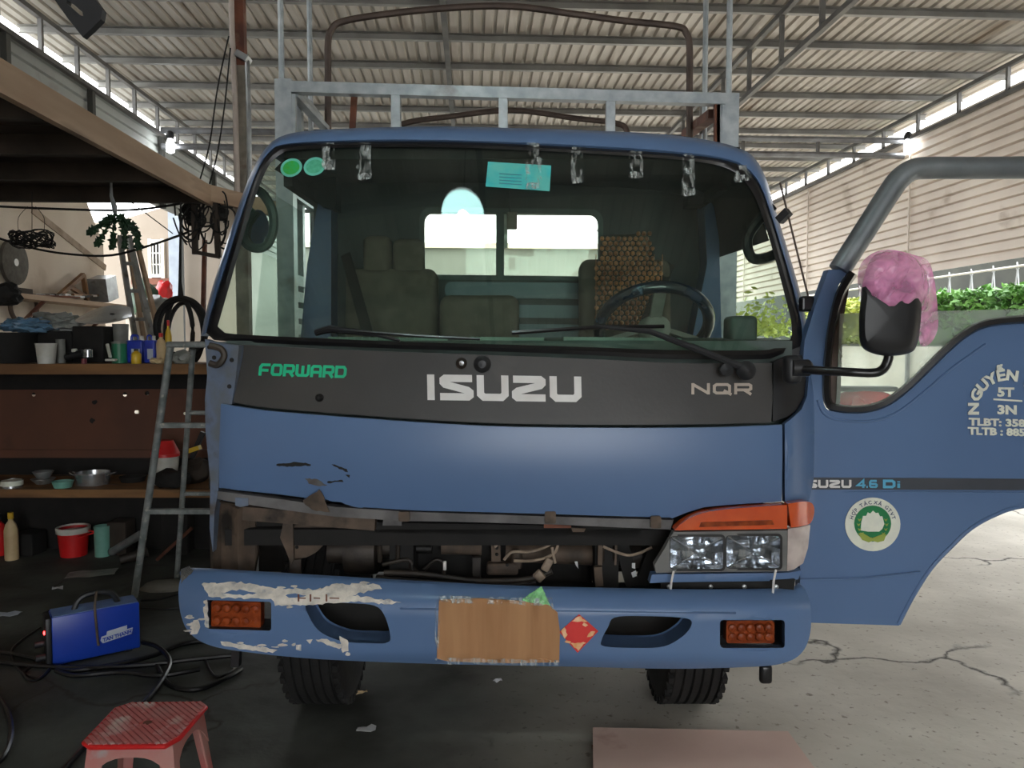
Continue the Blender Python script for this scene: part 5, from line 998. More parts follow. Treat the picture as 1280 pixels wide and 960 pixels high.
# pressed line under the window, belt stripe, arch lip
lp = catmull([Vector(p) for p in ((1022, 500), (1030, 517), (1050, 525), (1090, 526), (1120, 516), (1150, 494), (1190, 460), (1232, 430))], 5)
mb = MB(); mb.tube([P(p.x, p.y, DD(p.x, p.y) - 0.001) for p in lp], 0.005, 6); mb.build('pressed_line', M['blue'], DO, smooth=True)
al = catmull([Vector(p) for p in ((1345, 630), (1278, 633), (1245, 643), (1214, 660), (1188, 684), (1163, 711), (1140, 747), (1123, 780))], 4)
mb = MB(); mb.tube([P(p.x, p.y, DD(p.x, p.y) + 0.0) for p in al], 0.008, 6); mb.build('arch_lip', M['blue'], DO, smooth=True)
ST = add('belt_stripe', 'stripe', ([(1004, 597), (1120, 597.5), (1345, 599), (1345, 613), (1120, 612), (1004, 612)], DD), parent=DO, lift=0.004, thick=0.003, step=20, label='dark stripe across the door')
mb = MB(); mb.tube([P(1004, 615, YD - 0.006), P(1120, 615, YD - 0.02), P(1345, 616, YD - 0.005)], 0.004, 6); mb.build('pressed_line', M['blue'], DO, smooth=True)
mb = MB(); mb.tube([P(1000, 724, YD - 0.012), P(1080, 723, YD - 0.012), P(1150, 715, YD - 0.012)], 0.004, 6); mb.build('pressed_line', M['blue'], DO, smooth=True)
strokes('lettering', 'white', DO, ISUZU, 1003, 600, 1064, 610, 0.0, 2.7, DD, lift=0.008, gap=0.2)
F4 = [[(0.8, 1), (0.8, 0.05), (0.08, 0.68), (1.05, 0.68)]]; F6 = [[(0.9, 0.12), (0.22, 0.12), (0.1, 0.28), (0.1, 0.75), (0.22, 0.88), (0.8, 0.88), (0.9, 0.78), (0.9, 0.6), (0.8, 0.5), (0.15, 0.5)]]
strokes('lettering', 'cyan_l', DO, [(1.0, F4), (0.2, [[(0.2, 0.88), (0.9, 0.88)]]), (1.0, F6), (0.25, []), (1.25, D_), (0.35, [[(0.5, 0.5), (0.5, 1.0)], [(0.5, 0.22), (0.5, 0.36)]])] if 0 else [(1.0, F4), (0.2, [[(0.2, 0.88), (0.9, 0.88)]]), (1.0, F6)], 1071, 600, 1097, 610, 0.0, 2.4, DD, lift=0.008, gap=0.15)
strokes('lettering', 'cyan_l', DO, [(1.25, D_), (0.4, [[(0.5, 0.45), (0.5, 1.0)], [(0.5, 0.18), (0.5, 0.32)]])], 1104, 600, 1126, 610, 0.0, 3.2, DD, lift=0.008, gap=0.15)

_gly = {}
def glyph(s, off=0.045):
    k_ = (s, off)
    if k_ not in _gly:
        c = bpy.data.curves.new('font', 'FONT'); c.body = s; c.offset = off; c.resolution_u = 2; o = bpy.data.objects.new('font', c); C.objects.link(o)
        dg = bpy.context.evaluated_depsgraph_get(); dg.update(); me = o.evaluated_get(dg).to_mesh()
        _gly[k_] = ([Vector((q.co.x, q.co.y)) for q in me.vertices], [list(p.vertices) for p in me.polygons])
        bpy.data.objects.remove(o); bpy.data.curves.remove(c)
    return _gly[k_]
def text(name, s, m, parent, place, lift=0.006, off=0.045):
    """place maps glyph units to a 3D point; width/height normalised by the caller"""
    vs, fs = glyph(s, off)
    mb = MB(); mb.shell([place(p) for p in vs], fs, (0, 0.002, 0)); return mb.build(name, M[m], parent)
def tbox(s, u0, v0, u1, v1, slope=0.0, depth=DD, lift=0.005):
    vs, _ = glyph(s); x0, x1 = min(p.x for p in vs), max(p.x for p in vs); y0, y1 = min(p.y for p in vs), max(p.y for p in vs)
    def f(p):
        u = u0 + (p.x - x0) / (x1 - x0) * (u1 - u0); v = v1 - (p.y - y0) / (y1 - y0) * (v1 - v0) + slope * (u - u0); return P(u, v, depth(u, v) - lift)
    return f
def arc_text(name, items, m, parent, cu, cv, r, size, wid=1.0, lift=0.008, depth=DD, cap=0.73, off=0.045):
    """items: (char, angle in degrees clockwise from up) - baseline on radius r"""
    for ch, ang in items:
        vs, _ = glyph(ch, off); xm = (min(p.x for p in vs) + max(p.x for p in vs)) / 2; a = radians(ang)
        def f(p):
            x_, y_ = (p.x - xm) * size / cap * wid, p.y * size / cap
            rr = r + y_; u = cu + rr * sin(a) + x_ * cos(a); v = cv - rr * cos(a) + x_ * sin(a); return P(u, v, depth(u, v) - lift)
        text(name, ch, m, parent, f, off=off)
arc_text('lettering', [('N', -90), ('G', -66), ('U', -46), ('Y', -28), ('Ễ', -10), ('N', 9), ('V', 38)], 'cream', DO, 1259, 511, 36, 13, 1.15)
text('lettering', '5T', 'cream', DO, tbox('5T', 1247, 484, 1268, 496, 0.02))
text('lettering', '3N', 'cream', DO, tbox('3N', 1247, 506, 1271, 518, 0.02))
add('fraction_bar', 'cream', ([(1242, 498), (1278, 500.2), (1278, 502.4), (1242, 500.2)], DD), parent=DO, lift=0.006, thick=0.002, step=0)
text('lettering', 'TLBT: 3580', 'cream', DO, tbox('TLBT: 3580', 1211, 522, 1290, 532, 0.03))
text('lettering', 'TLTB : 8850', 'cream', DO, tbox('TLTB : 8850', 1210, 533.5, 1290, 543.5, 0.03))
# round emblem sticker
EC = (1091, 655.5)
RS = add('round_sticker', 'cream', (ell(EC[0], EC[1], 34.5, 33.5, 40), DD), parent=DO, lift=0.005, thick=0.003, step=0, label='round cream and green cooperative sticker')
add('sticker_ring', 'green_d', (ell(EC[0], EC[1] - 1, 23, 22.5, 36), DD), parent=DO, lift=0.0075, thick=0.002, step=0)
add('sticker_peak', 'cream', ([(1076, 663), (1077, 652), (1079, 645), (1083, 645), (1085, 640.5), (1088, 642), (1091.5, 638.5), (1095, 641.5), (1098, 641), (1100, 645.5), (1103, 645.5), (1105.5, 655), (1103, 661), (1099, 664.5), (1085, 664.5)], DD), parent=DO, lift=0.010, thick=0.002, step=0)
mb = MB()
for s_ in (-1, 1):
    for k in range(6):
        a = radians(70 + k * 20); cu, cv = EC[0] + s_ * 17.5 * sin(a), EC[1] - 17.5 * cos(a) * 1.0
        mb.surf([(cu - 2.2, cv - 1.2), (cu, cv - 0.2), (cu + 2.2, cv - 1.2), (cu + 0.6, cv + 2.0), (cu - 0.6, cv + 2.0)], DD, step=0, lift=0.010, thick=0.002)
mb.build('wheat_ears', M['leafy'], DO)
add('sticker_ribbon', 'leafy', ([(1073, 667), (1078, 666), (1090, 673), (1102, 668), (1108, 668), (1105, 676), (1097, 678), (1091, 676), (1086, 678), (1078, 675)], DD), parent=DO, lift=0.0115, thick=0.002, step=0)
arc_text('lettering', [(c, a) for c, a in zip('HOP', (-72, -60, -49))] + [(c, a) for c, a in zip('TÁC', (-31, -19, -7))] + [(c, a) for c, a in zip('XÃ', (8, 20))] + [('G', 40), ('T', 51), ('V', 62), ('T', 72)], 'navy', DO, EC[0], EC[1], 25.2, 4.8, 1.0, off=0.0)
for (rr, aa) in ((24.0, -60), (30.2, -55)):
    a_ = radians(aa); add('letter_mark', 'navy', (ell(EC[0] + rr * sin(a_), EC[1] - rr * cos(a_), 0.7, 0.7, 8), DD), parent=DO, lift=0.008, thick=0.002, step=0)

# cargo frame behind the cab
CF = thing('cargo_frame', (0, 4.45, 0)); CF.parent = TR; CF.location = (0, 4.45 - 3.4, 0)
def cpart(name, m, mb, smooth=True):
    o = mb.build(name, M[m], TR, smooth=smooth); o.parent = CF
    for q in o.data.vertices: q.co -= CF.location
    return o
YC = 4.4
mb = MB(); mb.bar(P(365, 110, YC), P(905, 125, YC), 0.06, 0.06); cpart('top_rail', 'galv', mb, False)
for (u, v0, v1) in ((356, 101, 600), (911, 119, 600)):
    a = P(u, v0, YC + 0.02); mb = MB(); mb.box((a.x, a.y, (a.z + 0.9) / 2), (0.095, 0.08, a.z - 0.9)); cpart('corner_post', 'galv', mb, False)
for u in (495, 629, 763):
    a = P(u, 113 + (u - 365) * 0.028, YC); mb = MB(); mb.box((a.x, a.y, a.z - 0.42), (0.05, 0.05, 0.84)); cpart('front_post', 'galv', mb, False)
for (u, v0, Y) in ((350, -40, YC + 0.12), (386, -40, 5.1), (883, -40, 5.1), (913, -40, YC + 0.12)):
    a = P(u, v0, Y); mb = MB(); mb.tube([(a.x, Y, 1.0), (a.x, Y, a.z)], 0.017, 8); cpart('upright_tube', 'galv', mb)
hp = catmull([P(u, v, 5.0) for u, v in ((410, 200), (410, 100), (410, 55), (414, 38), (428, 27), (480, 18), (560, 10), (640, 8), (720, 18), (780, 26), (845, 33), (858, 42), (862, 60), (862, 110), (862, 200))], 5)
mb = MB(); mb.tube(hp, 0.022, 8); cpart('roof_hoop', 'tubed', mb)
hp = catmull([P(u, v, 6.6) for u, v in ((492, 200), (492, 165), (510, 153), (560, 146), (640, 138), (720, 148), (770, 154), (784, 165), (786, 200))], 5)
mb = MB(); mb.tube(hp, 0.024, 8); cpart('roof_hoop', 'tubed', mb)
mb = MB(); mb.bar(P(367, 118, YC), P(408, 162, 5.0), 0.05, 0.03); mb.bar(P(367, 112, YC + 0.1), P(400, 150, 5.6), 0.05, 0.05); cpart('side_brace', 'galv', mb, False)
mb = MB(); mb.bar(P(893, 142, YC + 0.1), P(858, 168, 5.4), 0.07, 0.05); mb.bar(P(896, 128, YC), P(896, 200, YC), 0.03, 0.03); cpart('side_brace', 'rust', mb, False)
mb = MB(); mb.bar(P(443, 118, 4.6), P(440, 170, 4.6), 0.035, 0.02); cpart('front_strap', 'rust', mb, False)
mb = MB(); mb.bar(P(368, 118, YC), P(368, 170, YC), 0.02, 0.03); cpart('side_strap', 'galv', mb, False)
mb = MB(); mb.bar(P(898, 130, YC), P(898, 180, YC), 0.025, 0.03); cpart('side_strap', 'galv', mb, False)
# cargo bed: floor, sides with pressed ribs behind the cab
mb = MB(); mb.box((0, 6.9, 1.02), (2.45, 5.0, 0.12)); cpart('bed_floor', 'grime', mb, False)
for s_ in (-1, 1):
    for k in range(9):
        mb = MB(); mb.box((s_ * 1.24 - 0.02, 6.9, 1.16 + k * 0.095), (0.03, 4.9, 0.06)); cpart('side_slat', 'galv', mb, False)
    for yy in (4.75, 5.6, 6.6, 7.8, 9.2):
        mb = MB(); mb.box((s_ * 1.27 - 0.02, yy, 2.0 if yy < 6 else 1.6), (0.05, 0.05, 2.0 if yy < 6 else 1.2)); cpart('side_post', 'galv', mb, False)
    mb = MB(); mb.box((s_ * 1.24 - 0.02, 4.9, 2.42), (0.04, 0.9, 0.06)); cpart('side_rail', 'galv', mb, False)

# beaded cover on the driver seat
bc = thing('bead_cover', P(790, 420, 3.74), 'brown wooden bead cover hanging over the driver seat back', 'seat cover')
mb = MB(); r_ = random.Random(3)
poly = [(752, 297), (815, 290), (816, 318), (827, 330), (828, 352), (824, 405), (742, 412), (744, 330), (752, 318)]
bm = bmesh.new(); bmesh.ops.create_uvsphere(bm, u_segments=7, v_segments=5, radius=1); bm.verts.index_update()
sv = [q.co.copy() for q in bm.verts]; sf = [tuple(q.index for q in f.verts) for f in bm.faces]; bm.free()
for i in range(14):
    for j in range(20):
        u, v = 742 + i * 7.0 + (3.5 if j % 2 else 0), 292 + j * 6.2
        if inside((u, v), poly):
            p = P(u, v, 3.735 + 0.008 * sin(i * 0.8)); mb.add([p + q * 0.0118 * r_.uniform(0.88, 1.05) for q in sv], sf)
mb.build('wood_beads', M['bead'], bc, smooth=True, kind='stuff')
mb = MB()
for i in range(0, 17, 2): mb.tube([P(745 + i * 5.2, 318, 3.742), P(745 + i * 5.0, 408, 3.742)], 0.002, 4)
mb.build('cords', M['bead'], bc)
# ------------------------------------------------------------------ the workshop's left side: bench rack and its clutter
YB = 5.2
zU, zL = P(0, 455, YB).z, P(0, 612, YB).z
wb = thing('workbench', (-2.9, YB + 0.3, 0), 'long two-shelf wooden workbench with brown back panel under the platform', 'workbench')
x0, x1 = P(-150, 500, YB).x, P(268, 500, YB).x
for k in range(3):
    mb = MB(); mb.box(((x0 + x1) / 2, YB + 0.1 + k * 0.2, zU - 0.035), (x1 - x0, 0.195, 0.07)); mb.build('top_plank', M['board'], wb)
    mb = MB(); mb.box(((x0 + x1) / 2, YB + 0.1 + k * 0.2, zL - 0.028), (x1 - x0, 0.195, 0.056)); mb.build('shelf_plank', M['board'], wb)
for xx in (x0 + 0.05, (x0 + x1) / 2, x1 - 0.03):
    for yy in (YB + 0.05, YB + 0.64):
        if xx < x1 - 0.5 and yy < YB + 0.3: continue
        mb = MB(); mb.box((xx, yy, (zU - 0.07) / 2), (0.06, 0.05, zU - 0.07)); mb.build('leg', M['darkwood'], wb)
for za, zb_ in ((0.0, 0.30), (0.3, 0.52), (0.52, 0.74), (1.17, zU - 0.07)):
    mb = MB(); mb.box(((x0 + x1) / 2, YB + 0.61, (za + zb_) / 2), (x1 - x0, 0.02, zb_ - za)); mb.build('dark_backing', M['matte'], wb)  # black boards added to stand for the darkness behind the bench
bpf = lambda u, v: YB + 0.57
mb = MB(); mb.surf([(-140, 488), (262, 486), (262, 566), (-140, 570)], bpf, holes=[ell(42, 485.2 + 8, 2.6, 2.6, 10), ell(156, 493, 2.8, 2.8, 10), ell(184, 491.5, 2.8, 2.8, 10), rrect(168, 513, 174, 517, 1.5), ell(231, 517, 2, 2, 8)], thick=0.004, step=40); mb.build('back_panel', M['brownpanel'], wb)
for (u, v) in ((118, 503), (115, 526)):
    mb = MB(); mb.surf(jag(ell(u, v, 3.5, 3, 8), 0.8, int(u), 3), bpf, step=0, lift=0.003, thick=0.002); mb.build('burn_mark', M['matte'], wb)
mb = MB(); mb.box(((x0 + x1) / 2, YB + 0.56, P(0, 567, YB + 0.56).z), (x1 - x0, 0.03, 0.06)); mb.build('back_rail', M['brownpanel'], wb)

def spot(u0, u1, vt, Y, z):
    a, b_ = P(u0, vt, Y), P(u1, vt, Y); return (a.x + b_.x) / 2, b_.x - a.x, a.z - z
def pail(name, u0, u1, vt, Y, z, m, label, cat, taper=0.85, lid=None, group=None, seg=22):
    x, w, h = spot(u0, u1, vt, Y, z); r = w / 2
    t = thing(name, (x, Y, z), label, cat, group)
    mb = MB(); mb.lathe((x, Y, z), [(r * taper, 0), (r * 0.98, h * 0.94), (r, h * 0.94), (r, h), (r * 0.93, h), (r * taper * 0.92, 0.01), (0, 0.01)], seg); mb.build('body', M[m], t, smooth=True)
    if lid: mb = MB(); mb.lathe((x, Y, z + h), [(r * 1.03, -h * 0.06), (r * 1.03, h * 0.04), (0, h * 0.05)], seg); mb.build('lid', M[lid], t, smooth=True)
    return t, x, r, h
def bottle(name, u0, u1, vt, Y, z, m, cap, label, cat='bottle', group=None):
    x, w, h = spot(u0, u1, vt, Y, z); r = w / 2; t = thing(name, (x, Y, z), label, cat, group)
    mb = MB(); mb.lathe((x, Y, z), [(r * 0.95, 0), (r, h * 0.05), (r, h * 0.62), (r * 0.75, h * 0.74), (r * 0.36, h * 0.82), (r * 0.36, h * 0.88)], 18); mb.build('body', M[m], t, smooth=True)
    mb = MB(); mb.lathe((x, Y, z + h * 0.86), [(r * 0.42, 0), (r * 0.42, h * 0.13), (0, h * 0.14)], 14); mb.build('cap', M[cap], t, smooth=True); return t
def jug(name, u0, u1, vt, Y, z, m, label, group=None):
    x, w, h = spot(u0, u1, vt, Y, z); t = thing(name, (x, Y, z), label, 'jug', group)
    mb = MB(); mb.rbox((x, Y, z + h * 0.4), (w, w * 0.7, h * 0.8), w * 0.12); mb.build('body', M[m], t, smooth=True)
    mb = MB(); mb.tube(catmull([(x - w * 0.3, Y, z + h * 0.78), (x - w * 0.25, Y, z + h * 0.95), (x + w * 0.05, Y, z + h * 0.95), (x + w * 0.15, Y, z + h * 0.8)], 4), w * 0.08, 8); mb.build('handle', M[m], t, smooth=True)
    mb = MB(); mb.lathe((x + w * 0.3, Y, z + h * 0.79), [(w * 0.14, 0), (w * 0.14, h * 0.16), (0, h * 0.17)], 12); mb.build('cap', M['whitepl'], t, smooth=True)
    mb = MB(); mb.box((x + w * 0.1, Y - w * 0.36, z + h * 0.32), (w * 0.5, 0.004, h * 0.36)); mb.build('paper_label', M['label'], t); return t

Yi = YB + 0.22
# on the bench top
t, *_ = pail('tub', -40, 46, 416, YB + 0.3, zU, 'matte', 'wide grimy black tub under the blue plastic bag on bench', 'tub', 0.9)
t = thing('plastic_bag', P(35, 416, YB + 0.3), 'crumpled blue plastic bag lying on the black tub', 'plastic bag')
pz = P(35, 409, YB + 0.3); mb = MB(); mb.blob((pz.x, YB + 0.3, pz.z + 0.01), (0.17, 0.13, 0.055), 2, 0.5, 2.5, 4); mb.build('crumpled_film', M['bluebag'], t, smooth=True)
pz = P(70, 404, YB + 0.42); mb = MB(); mb.blob((pz.x, YB + 0.42, pz.z), (0.20, 0.12, 0.07), 5, 0.5, 2.5, 4); tag(mb.build('plastic_bag', M['greybag'], smooth=True), 'crumpled grey plastic bag behind the blue bag', 'plastic bag')
x_, w_, h_ = spot(58, 100, 414, YB + 0.42, zU)
mb = MB(); mb.rbox((x_, YB + 0.42, zU + h_ / 2), (w_, 0.22, h_), 0.01); tag(mb.build('crate', M['matte'], smooth=True), 'black crate carrying the crumpled grey bag on the bench', 'crate')
pail('bucket', 45, 70, 429, Yi - 0.12, zU, 'whitepl', 'off-white plastic bucket in front of the black crate on bench', 'bucket', 0.78)
pail('jar', 70, 81, 424, Yi, zU, 'greypl', 'narrow grey plastic jar beside the off-white bucket', 'jar', 0.95)
x_, w_, h_ = spot(101, 140, 408, YB + 0.4, zU)
mb = MB(); mb.rbox((x_, YB + 0.4, zU + h_ / 2), (w_, 0.24, h_), 0.012); tag(mb.build('toolbox', M['matte'], smooth=True), 'black toolbox under the silver metal hood on the bench', 'toolbox')
hd_ = thing('metal_hood', P(128, 402, YB + 0.36), 'curved silver metal hood panel lying on top of black toolbox', 'metal hood')
rows = []
for k in range(9):
    f = k / 8; rows.append([P(94 + f * 71, 401 + 5 * sin(f * pi) - f * 6, YB + 0.22), P(94.5 + f * 70, 399 - 5 * sin(f * pi * 0.9) - f * 6, YB + 0.36), P(95 + f * 68, 398 - 14 * sin(f * pi * 0.75) - f * 4, YB + 0.5)])
fl_ = [p for r_ in rows for p in r_]; tr = []
for i in range(8):
    for j in range(2): tr.append([i * 3 + j, i * 3 + j + 1, (i + 1) * 3 + j + 1, (i + 1) * 3 + j])
mb = MB(); mb.shell(fl_, tr, (0, 0, -0.01)); mb.build('curved_sheet', M['steel'], hd_, smooth=True)
mb = MB(); mb.surf(ell(140, 392.5, 3, 1.2, 10), lambda u, v: YB + 0.27, step=0, thick=0.01); mb.build('hand_hole', M['matte'], hd_)
pail('pot', 141, 160, 405, YB + 0.45, zU, 'greypl', 'dark grey pot tucked under the right end of silver hood', 'pot', 0.8)
hk = thing('hand_tool', P(138, 452, YB + 0.08), 'white plastic tool with curved foot leaning on the bench', 'tool')
mb = MB(); mb.bar(P(134, 430, YB + 0.1), P(138, 447, YB + 0.08), 0.016); mb.build('handle', M['whitepl'], hk)
mb = MB(); mb.rbox(P(139, 450, YB + 0.08), (0.07, 0.04, 0.016), 0.006); mb.build('foot', M['whitepl'], hk, smooth=True)
pail('paint_can', 140, 158, 428, Yi, zU, 'greenpl', 'green paint can left of the blue jugs on bench', 'can', 0.98, 'greypl')
jug('jug', 160, 181, 418, Yi + 0.06, zU, 'bluejug', 'blue plastic jug behind the small yellow bottle')
jug('jug', 181, 195, 418, Yi + 0.02, zU, 'bluejug', 'narrower blue plastic jug right of the yellow bottle')
bottle('oil_bottle', 164, 176, 436, Yi - 0.14, zU, 'yellow', 'black', 'small yellow bottle with black cap before blue jug')
bottle('tan_bottle', 195, 207, 416, Yi + 0.04, zU, 'tan', 'red', 'tan bottle with red cap beside the blue jugs')
bottle('spray_bottle', 206, 214, 400, Yi + 0.12, zU, 'yellow', 'red', 'tall yellow spray bottle standing before the hose coil')
mb = MB(); q = P(196, 450, YB + 0.06); mb.blob((q.x, YB + 0.06, zU + 0.02), (0.05, 0.04, 0.022), 8, 0.4); tag(mb.build('rag', M['tan'], smooth=True), 'small tan rag at the front of bench by jugs', 'rag')
mb = MB(); q = P(228, 448, YB + 0.12); mb.blob((q.x, YB + 0.12, zU + 0.04), (0.07, 0.05, 0.05), 11, 0.4); tag(mb.build('rag', M['greybag'], smooth=True), 'crumpled pale rag on the bench behind the step ladder', 'rag')
tr_ = thing('angle_grinder', P(100, 452, YB + 0.1), 'grimy angle grinder lying on bench beside white bucket', 'grinder')
mb = MB(); mb.tube([P(82, 447, YB + 0.12), P(104, 441, YB + 0.12)], [0.02, 0.028], 10); mb.build('body', M['black'], tr_, smooth=True)
mb = MB(); mb.lathe(P(110, 441, YB + 0.12), [(0.03, -0.03), (0.03, 0.02), (0.015, 0.03)], 12); mb.build('gear_head', M['steel'], tr_, smooth=True)
mb = MB(); mb.rbox(P(93, 438, YB + 0.12), (0.03, 0.03, 0.025), 0.006); mb.build('switch', M['whitepl'], tr_, smooth=True)
mb = MB(); mb.lathe((P(105, 452, YB + 0.05).x, YB + 0.05, zU), [(0.018, 0), (0.018, 0.035), (0, 0.036)], 12); tag(mb.build('bottle_cap', mat('dull_red', srgb(120, 50, 58), 0.5), smooth=True), 'small dull red cap lying on the bench front edge', 'cap')
# coil of black hose hung on a rope
hc_ = thing('hose_coil', P(226, 420, 5.62), 'coil of thick black hose hung on a rope above bench', 'hose')
for k, (cu, cv, ru, rv) in enumerate(((226, 408, 32, 36), (228, 412, 30, 38), (224, 416, 17, 44), (232, 418, 22, 40))):
    mb = MB(); mb.tube([P(cu + ru * cos(2 * pi * q / 32), cv + rv * sin(2 * pi * q / 32), 5.62 + 0.035 * k + 0.03 * sin(q * 0.4)) for q in range(32)], 0.017, 8, closed=True); mb.build('hose_loop', M['matte'], hc_, smooth=True)
mb = MB(); mb.tube([P(226, 372, 5.65), P(225, 352, 5.65), P(226, 252, 5.65)], [0.022, 0.012, 0.006], 6); mb.build('hanging_rope', M['matte'], hc_)
# on the lower shelf
t, x_, r_, h_ = pail('tin', 2, 27, 600, YB + 0.09, zL, 'steel', 'round tin with white label on the lower shelf', 'tin', 1.0)
mb = MB(); mb.lathe((x_, YB + 0.09, zL + 0.015), [(r_ * 1.01, 0), (r_ * 1.01, h_ * 0.65)], 22); mb.build('paper_label', M['cream'], t, smooth=True)
for q, (u0, u1, vt) in enumerate(((40, 68, 598), (42, 66, 589))):
    pail('bowl', u0, u1, vt, Yi, zL if q == 0 else P(0, 598, Yi).z, 'alu', ('dull metal bowl, lower of the two stacked by white-label tin', 'dull metal bowl, upper of the two stacked by white-label tin')[q], 'bowl', 0.55)
pail('dish', 66, 91, 601, YB + 0.08, zL, 'mint', 'shallow greenish dish between metal bowls and silver pot', 'dish', 0.8)
t, x_, r_, h_ = pail('cooking_pot', 95, 137, 590, Yi, zL, 'steel', 'wide silver cooking pot with side handles, lower shelf', 'pot', 0.9)
for s_ in (-1, 1):
    mb = MB(); mb.tube(catmull([(x_ + s_ * r_ * 0.98, Yi - 0.03, zL + h_ * 0.8), (x_ + s_ * (r_ + 0.035), Yi - 0.02, zL + h_ * 0.95), (x_ + s_ * (r_ + 0.035), Yi + 0.02, zL + h_ * 0.95), (x_ + s_ * r_ * 0.98, Yi + 0.03, zL + h_ * 0.8)], 3), 0.006, 6); mb.build('handle', M['steel'], t, smooth=True)
pail('pan', 150, 182, 595, Yi + 0.1, zL, 'matte', 'blackened pan behind the ladder rail on lower shelf', 'pan', 0.85)
t, x_, r_, h_ = pail('paint_bucket', 190, 223, 568, Yi, zL, 'whitepl', 'large white paint bucket with red lid seen through ladder', 'bucket', 0.85, 'red')
mb = MB(); mb.lathe((x_, Yi, zL + h_ + 0.01), [(r_ * 1.05, 0), (r_ * 0.7, 0.07), (r_ * 0.6, 0.09), (0, 0.09)], 20); mb.build('funnel', M['red'], t, smooth=True)
cp = thing('clamp', P(243, 568, YB + 0.1), 'yellow and black clamp on top of the clutter behind ladder', 'clamp')
x_, w_, h_ = spot(228, 262, 572, YB + 0.3, zL)
mb = MB(); mb.blob((x_, YB + 0.3, zL + h_ * 0.45), (w_ * 0.5, 0.16, h_ * 0.52), 4, 0.35); tag(mb.build('sack', M['darkwood'], smooth=True), 'dark grimy sack on lower shelf beside the truck corner', 'sack')
mb = MB(); mb.bar(P(235, 564, YB + 0.1), P(250, 559, YB + 0.1), 0.05, 0.03); mb.build('body', M['yellow'], cp)
mb = MB(); mb.bar(P(240, 572, YB + 0.12), P(254, 540, YB + 0.12), 0.03, 0.03); mb.build('jaw', M['black'], cp)
mb = MB(); q = P(212, 610, YB + 0.05); mb.blob((q.x, YB + 0.06, zL + 0.06), (0.13, 0.07, 0.07), 13, 0.35); tag(mb.build('bag', M['matte'], smooth=True), 'black bag slumped at the front of white paint bucket', 'bag')
# on the floor under the bench
t, x_, r_, h_ = pail('bucket', 73, 110, 660, 5.62, 0.0, 'red', 'red bucket with white rim on floor under the bench', 'bucket', 0.82)
mb = MB(); mb.lathe((x_, 5.62, h_), [(r_ * 1.04, -0.03), (r_ * 1.06, 0.01), (r_ * 0.95, 0.012), (r_ * 0.94, -0.02)], 22); mb.build('rim', M['whitepl'], t, smooth=True)
mb = MB(); mb.tube(catmull([(x_ + r_, 5.62, h_ * 0.9), (x_ + r_ + 0.06, 5.6, h_ * 0.86), (x_ + r_ * 0.9, 5.5, h_ * 0.8)], 4), 0.006, 6); mb.build('handle', M['red'], t)
pail('canister', 118, 137, 657, 5.6, 0.0, 'mint', 'mint green canister on floor right of red bucket', 'canister', 0.95)
bottle('plastic_bottle', 5, 21, 640, 5.5, 0.0, 'tan', 'yellow', 'cloudy plastic bottle on the floor left of red bucket')
bottle('red_bottle', -12, 6, 642, 5.62, 0.0, 'red', 'black', 'red bottle on the floor at the left end of bench')
for i, (u0, v0, u1, v1, r_, mm, lb) in enumerate(((140, 690, 176, 668, 0.03, 'alu', 'short silver pipe lying on the floor right of mint canister'), (150, 700, 185, 690, 0.035, 'grime', 'thick grimy pipe stub on floor behind the ladder foot'), (196, 700, 240, 660, 0.012, 'rust', 'thin rusty rod leaning between the ladder rails'))):
    a, b_ = PZ(u0, v0, r_), P(u1, v1, 5.45); b_.z = max(b_.z, r_)
    mb = MB(); mb.tube([a, b_], r_, 12); tag(mb.build('pipe', M[mm], smooth=True), lb, 'pipe')
mb = MB(); q = PZ(205, 735, 0); mb.blob((q.x, q.y, 0.0), (0.14, 0.10, 0.05), 15, 0.2); tag(mb.build('stone', mat('dusty_stone', srgb(120, 116, 106), 0.9), smooth=True), 'flat dusty stone lump on floor between ladder and bumper', 'stone')

for i, (u0, u1, v0, Y, mm, lb) in enumerate(((24, 50, 664, 5.66, 'matte', 'small black crate on the floor between cloudy bottle and red bucket'), (140, 163, 650, 5.68, 'darkwood', 'dark brown box on the floor behind the silver pipe'), (206, 238, 640, 5.7, 'matte', 'tall black crate on the floor behind the ladder rear rail'))):
    x_, w_, h_ = spot(u0, u1, v0, Y, 0.0)
    mb = MB(); mb.rbox((x_, Y, h_ / 2), (w_, 0.16, h_), 0.01, rz=0.1 * (i - 1)); tag(mb.build('floor_crate', M[mm], smooth=True), lb, 'crate')
# step ladder beside the truck
ld_ = thing('step_ladder', PZ(200, 740, 0), 'paint-splashed grey tube step ladder standing beside the cab', 'ladder')
f0 = PZ(168, 747, 0.0); tp = P(213, 434, 4.42); f1 = Vector((f0.x + 0.62, f0.y, 0)); tp1 = Vector((tp.x + 0.34, tp.y, tp.z))
r0 = PZ(221, 722, 0.0); rt = P(241, 436, 4.62); r1 = Vector((r0.x + 0.5, r0.y, 0)); rt1 = Vector((rt.x + 0.22, rt.y, rt.z))
for a, b_ in ((f0, tp), (f1, tp1)):
    mb = MB(); mb.tube([a, b_], 0.021, 10); mb.build('front_rail', M['ladderm'], ld_, smooth=True)
for a, b_ in ((r0, rt), (r1, rt1)):
    mb = MB(); mb.tube([a, b_], 0.017, 10); mb.build('rear_rail', M['ladderm'], ld_, smooth=True)
for v in (527, 634):
    f = (747 - v) / (747 - 434); a, b_ = f0.lerp(tp, f), f1.lerp(tp1, f); mb = MB(); mb.box((a + b_) / 2, (b_.x - a.x, 0.045, 0.028)); mb.build('step', M['ladderm'], ld_)
for v in (610, 510):
    f = (722 - v) / (722 - 436); a, b_ = r0.lerp(rt, f), r1.lerp(rt1, f); mb = MB(); mb.tube([a, b_], 0.014, 8); mb.build('cross_bar', M['ladderm'], ld_, smooth=True)
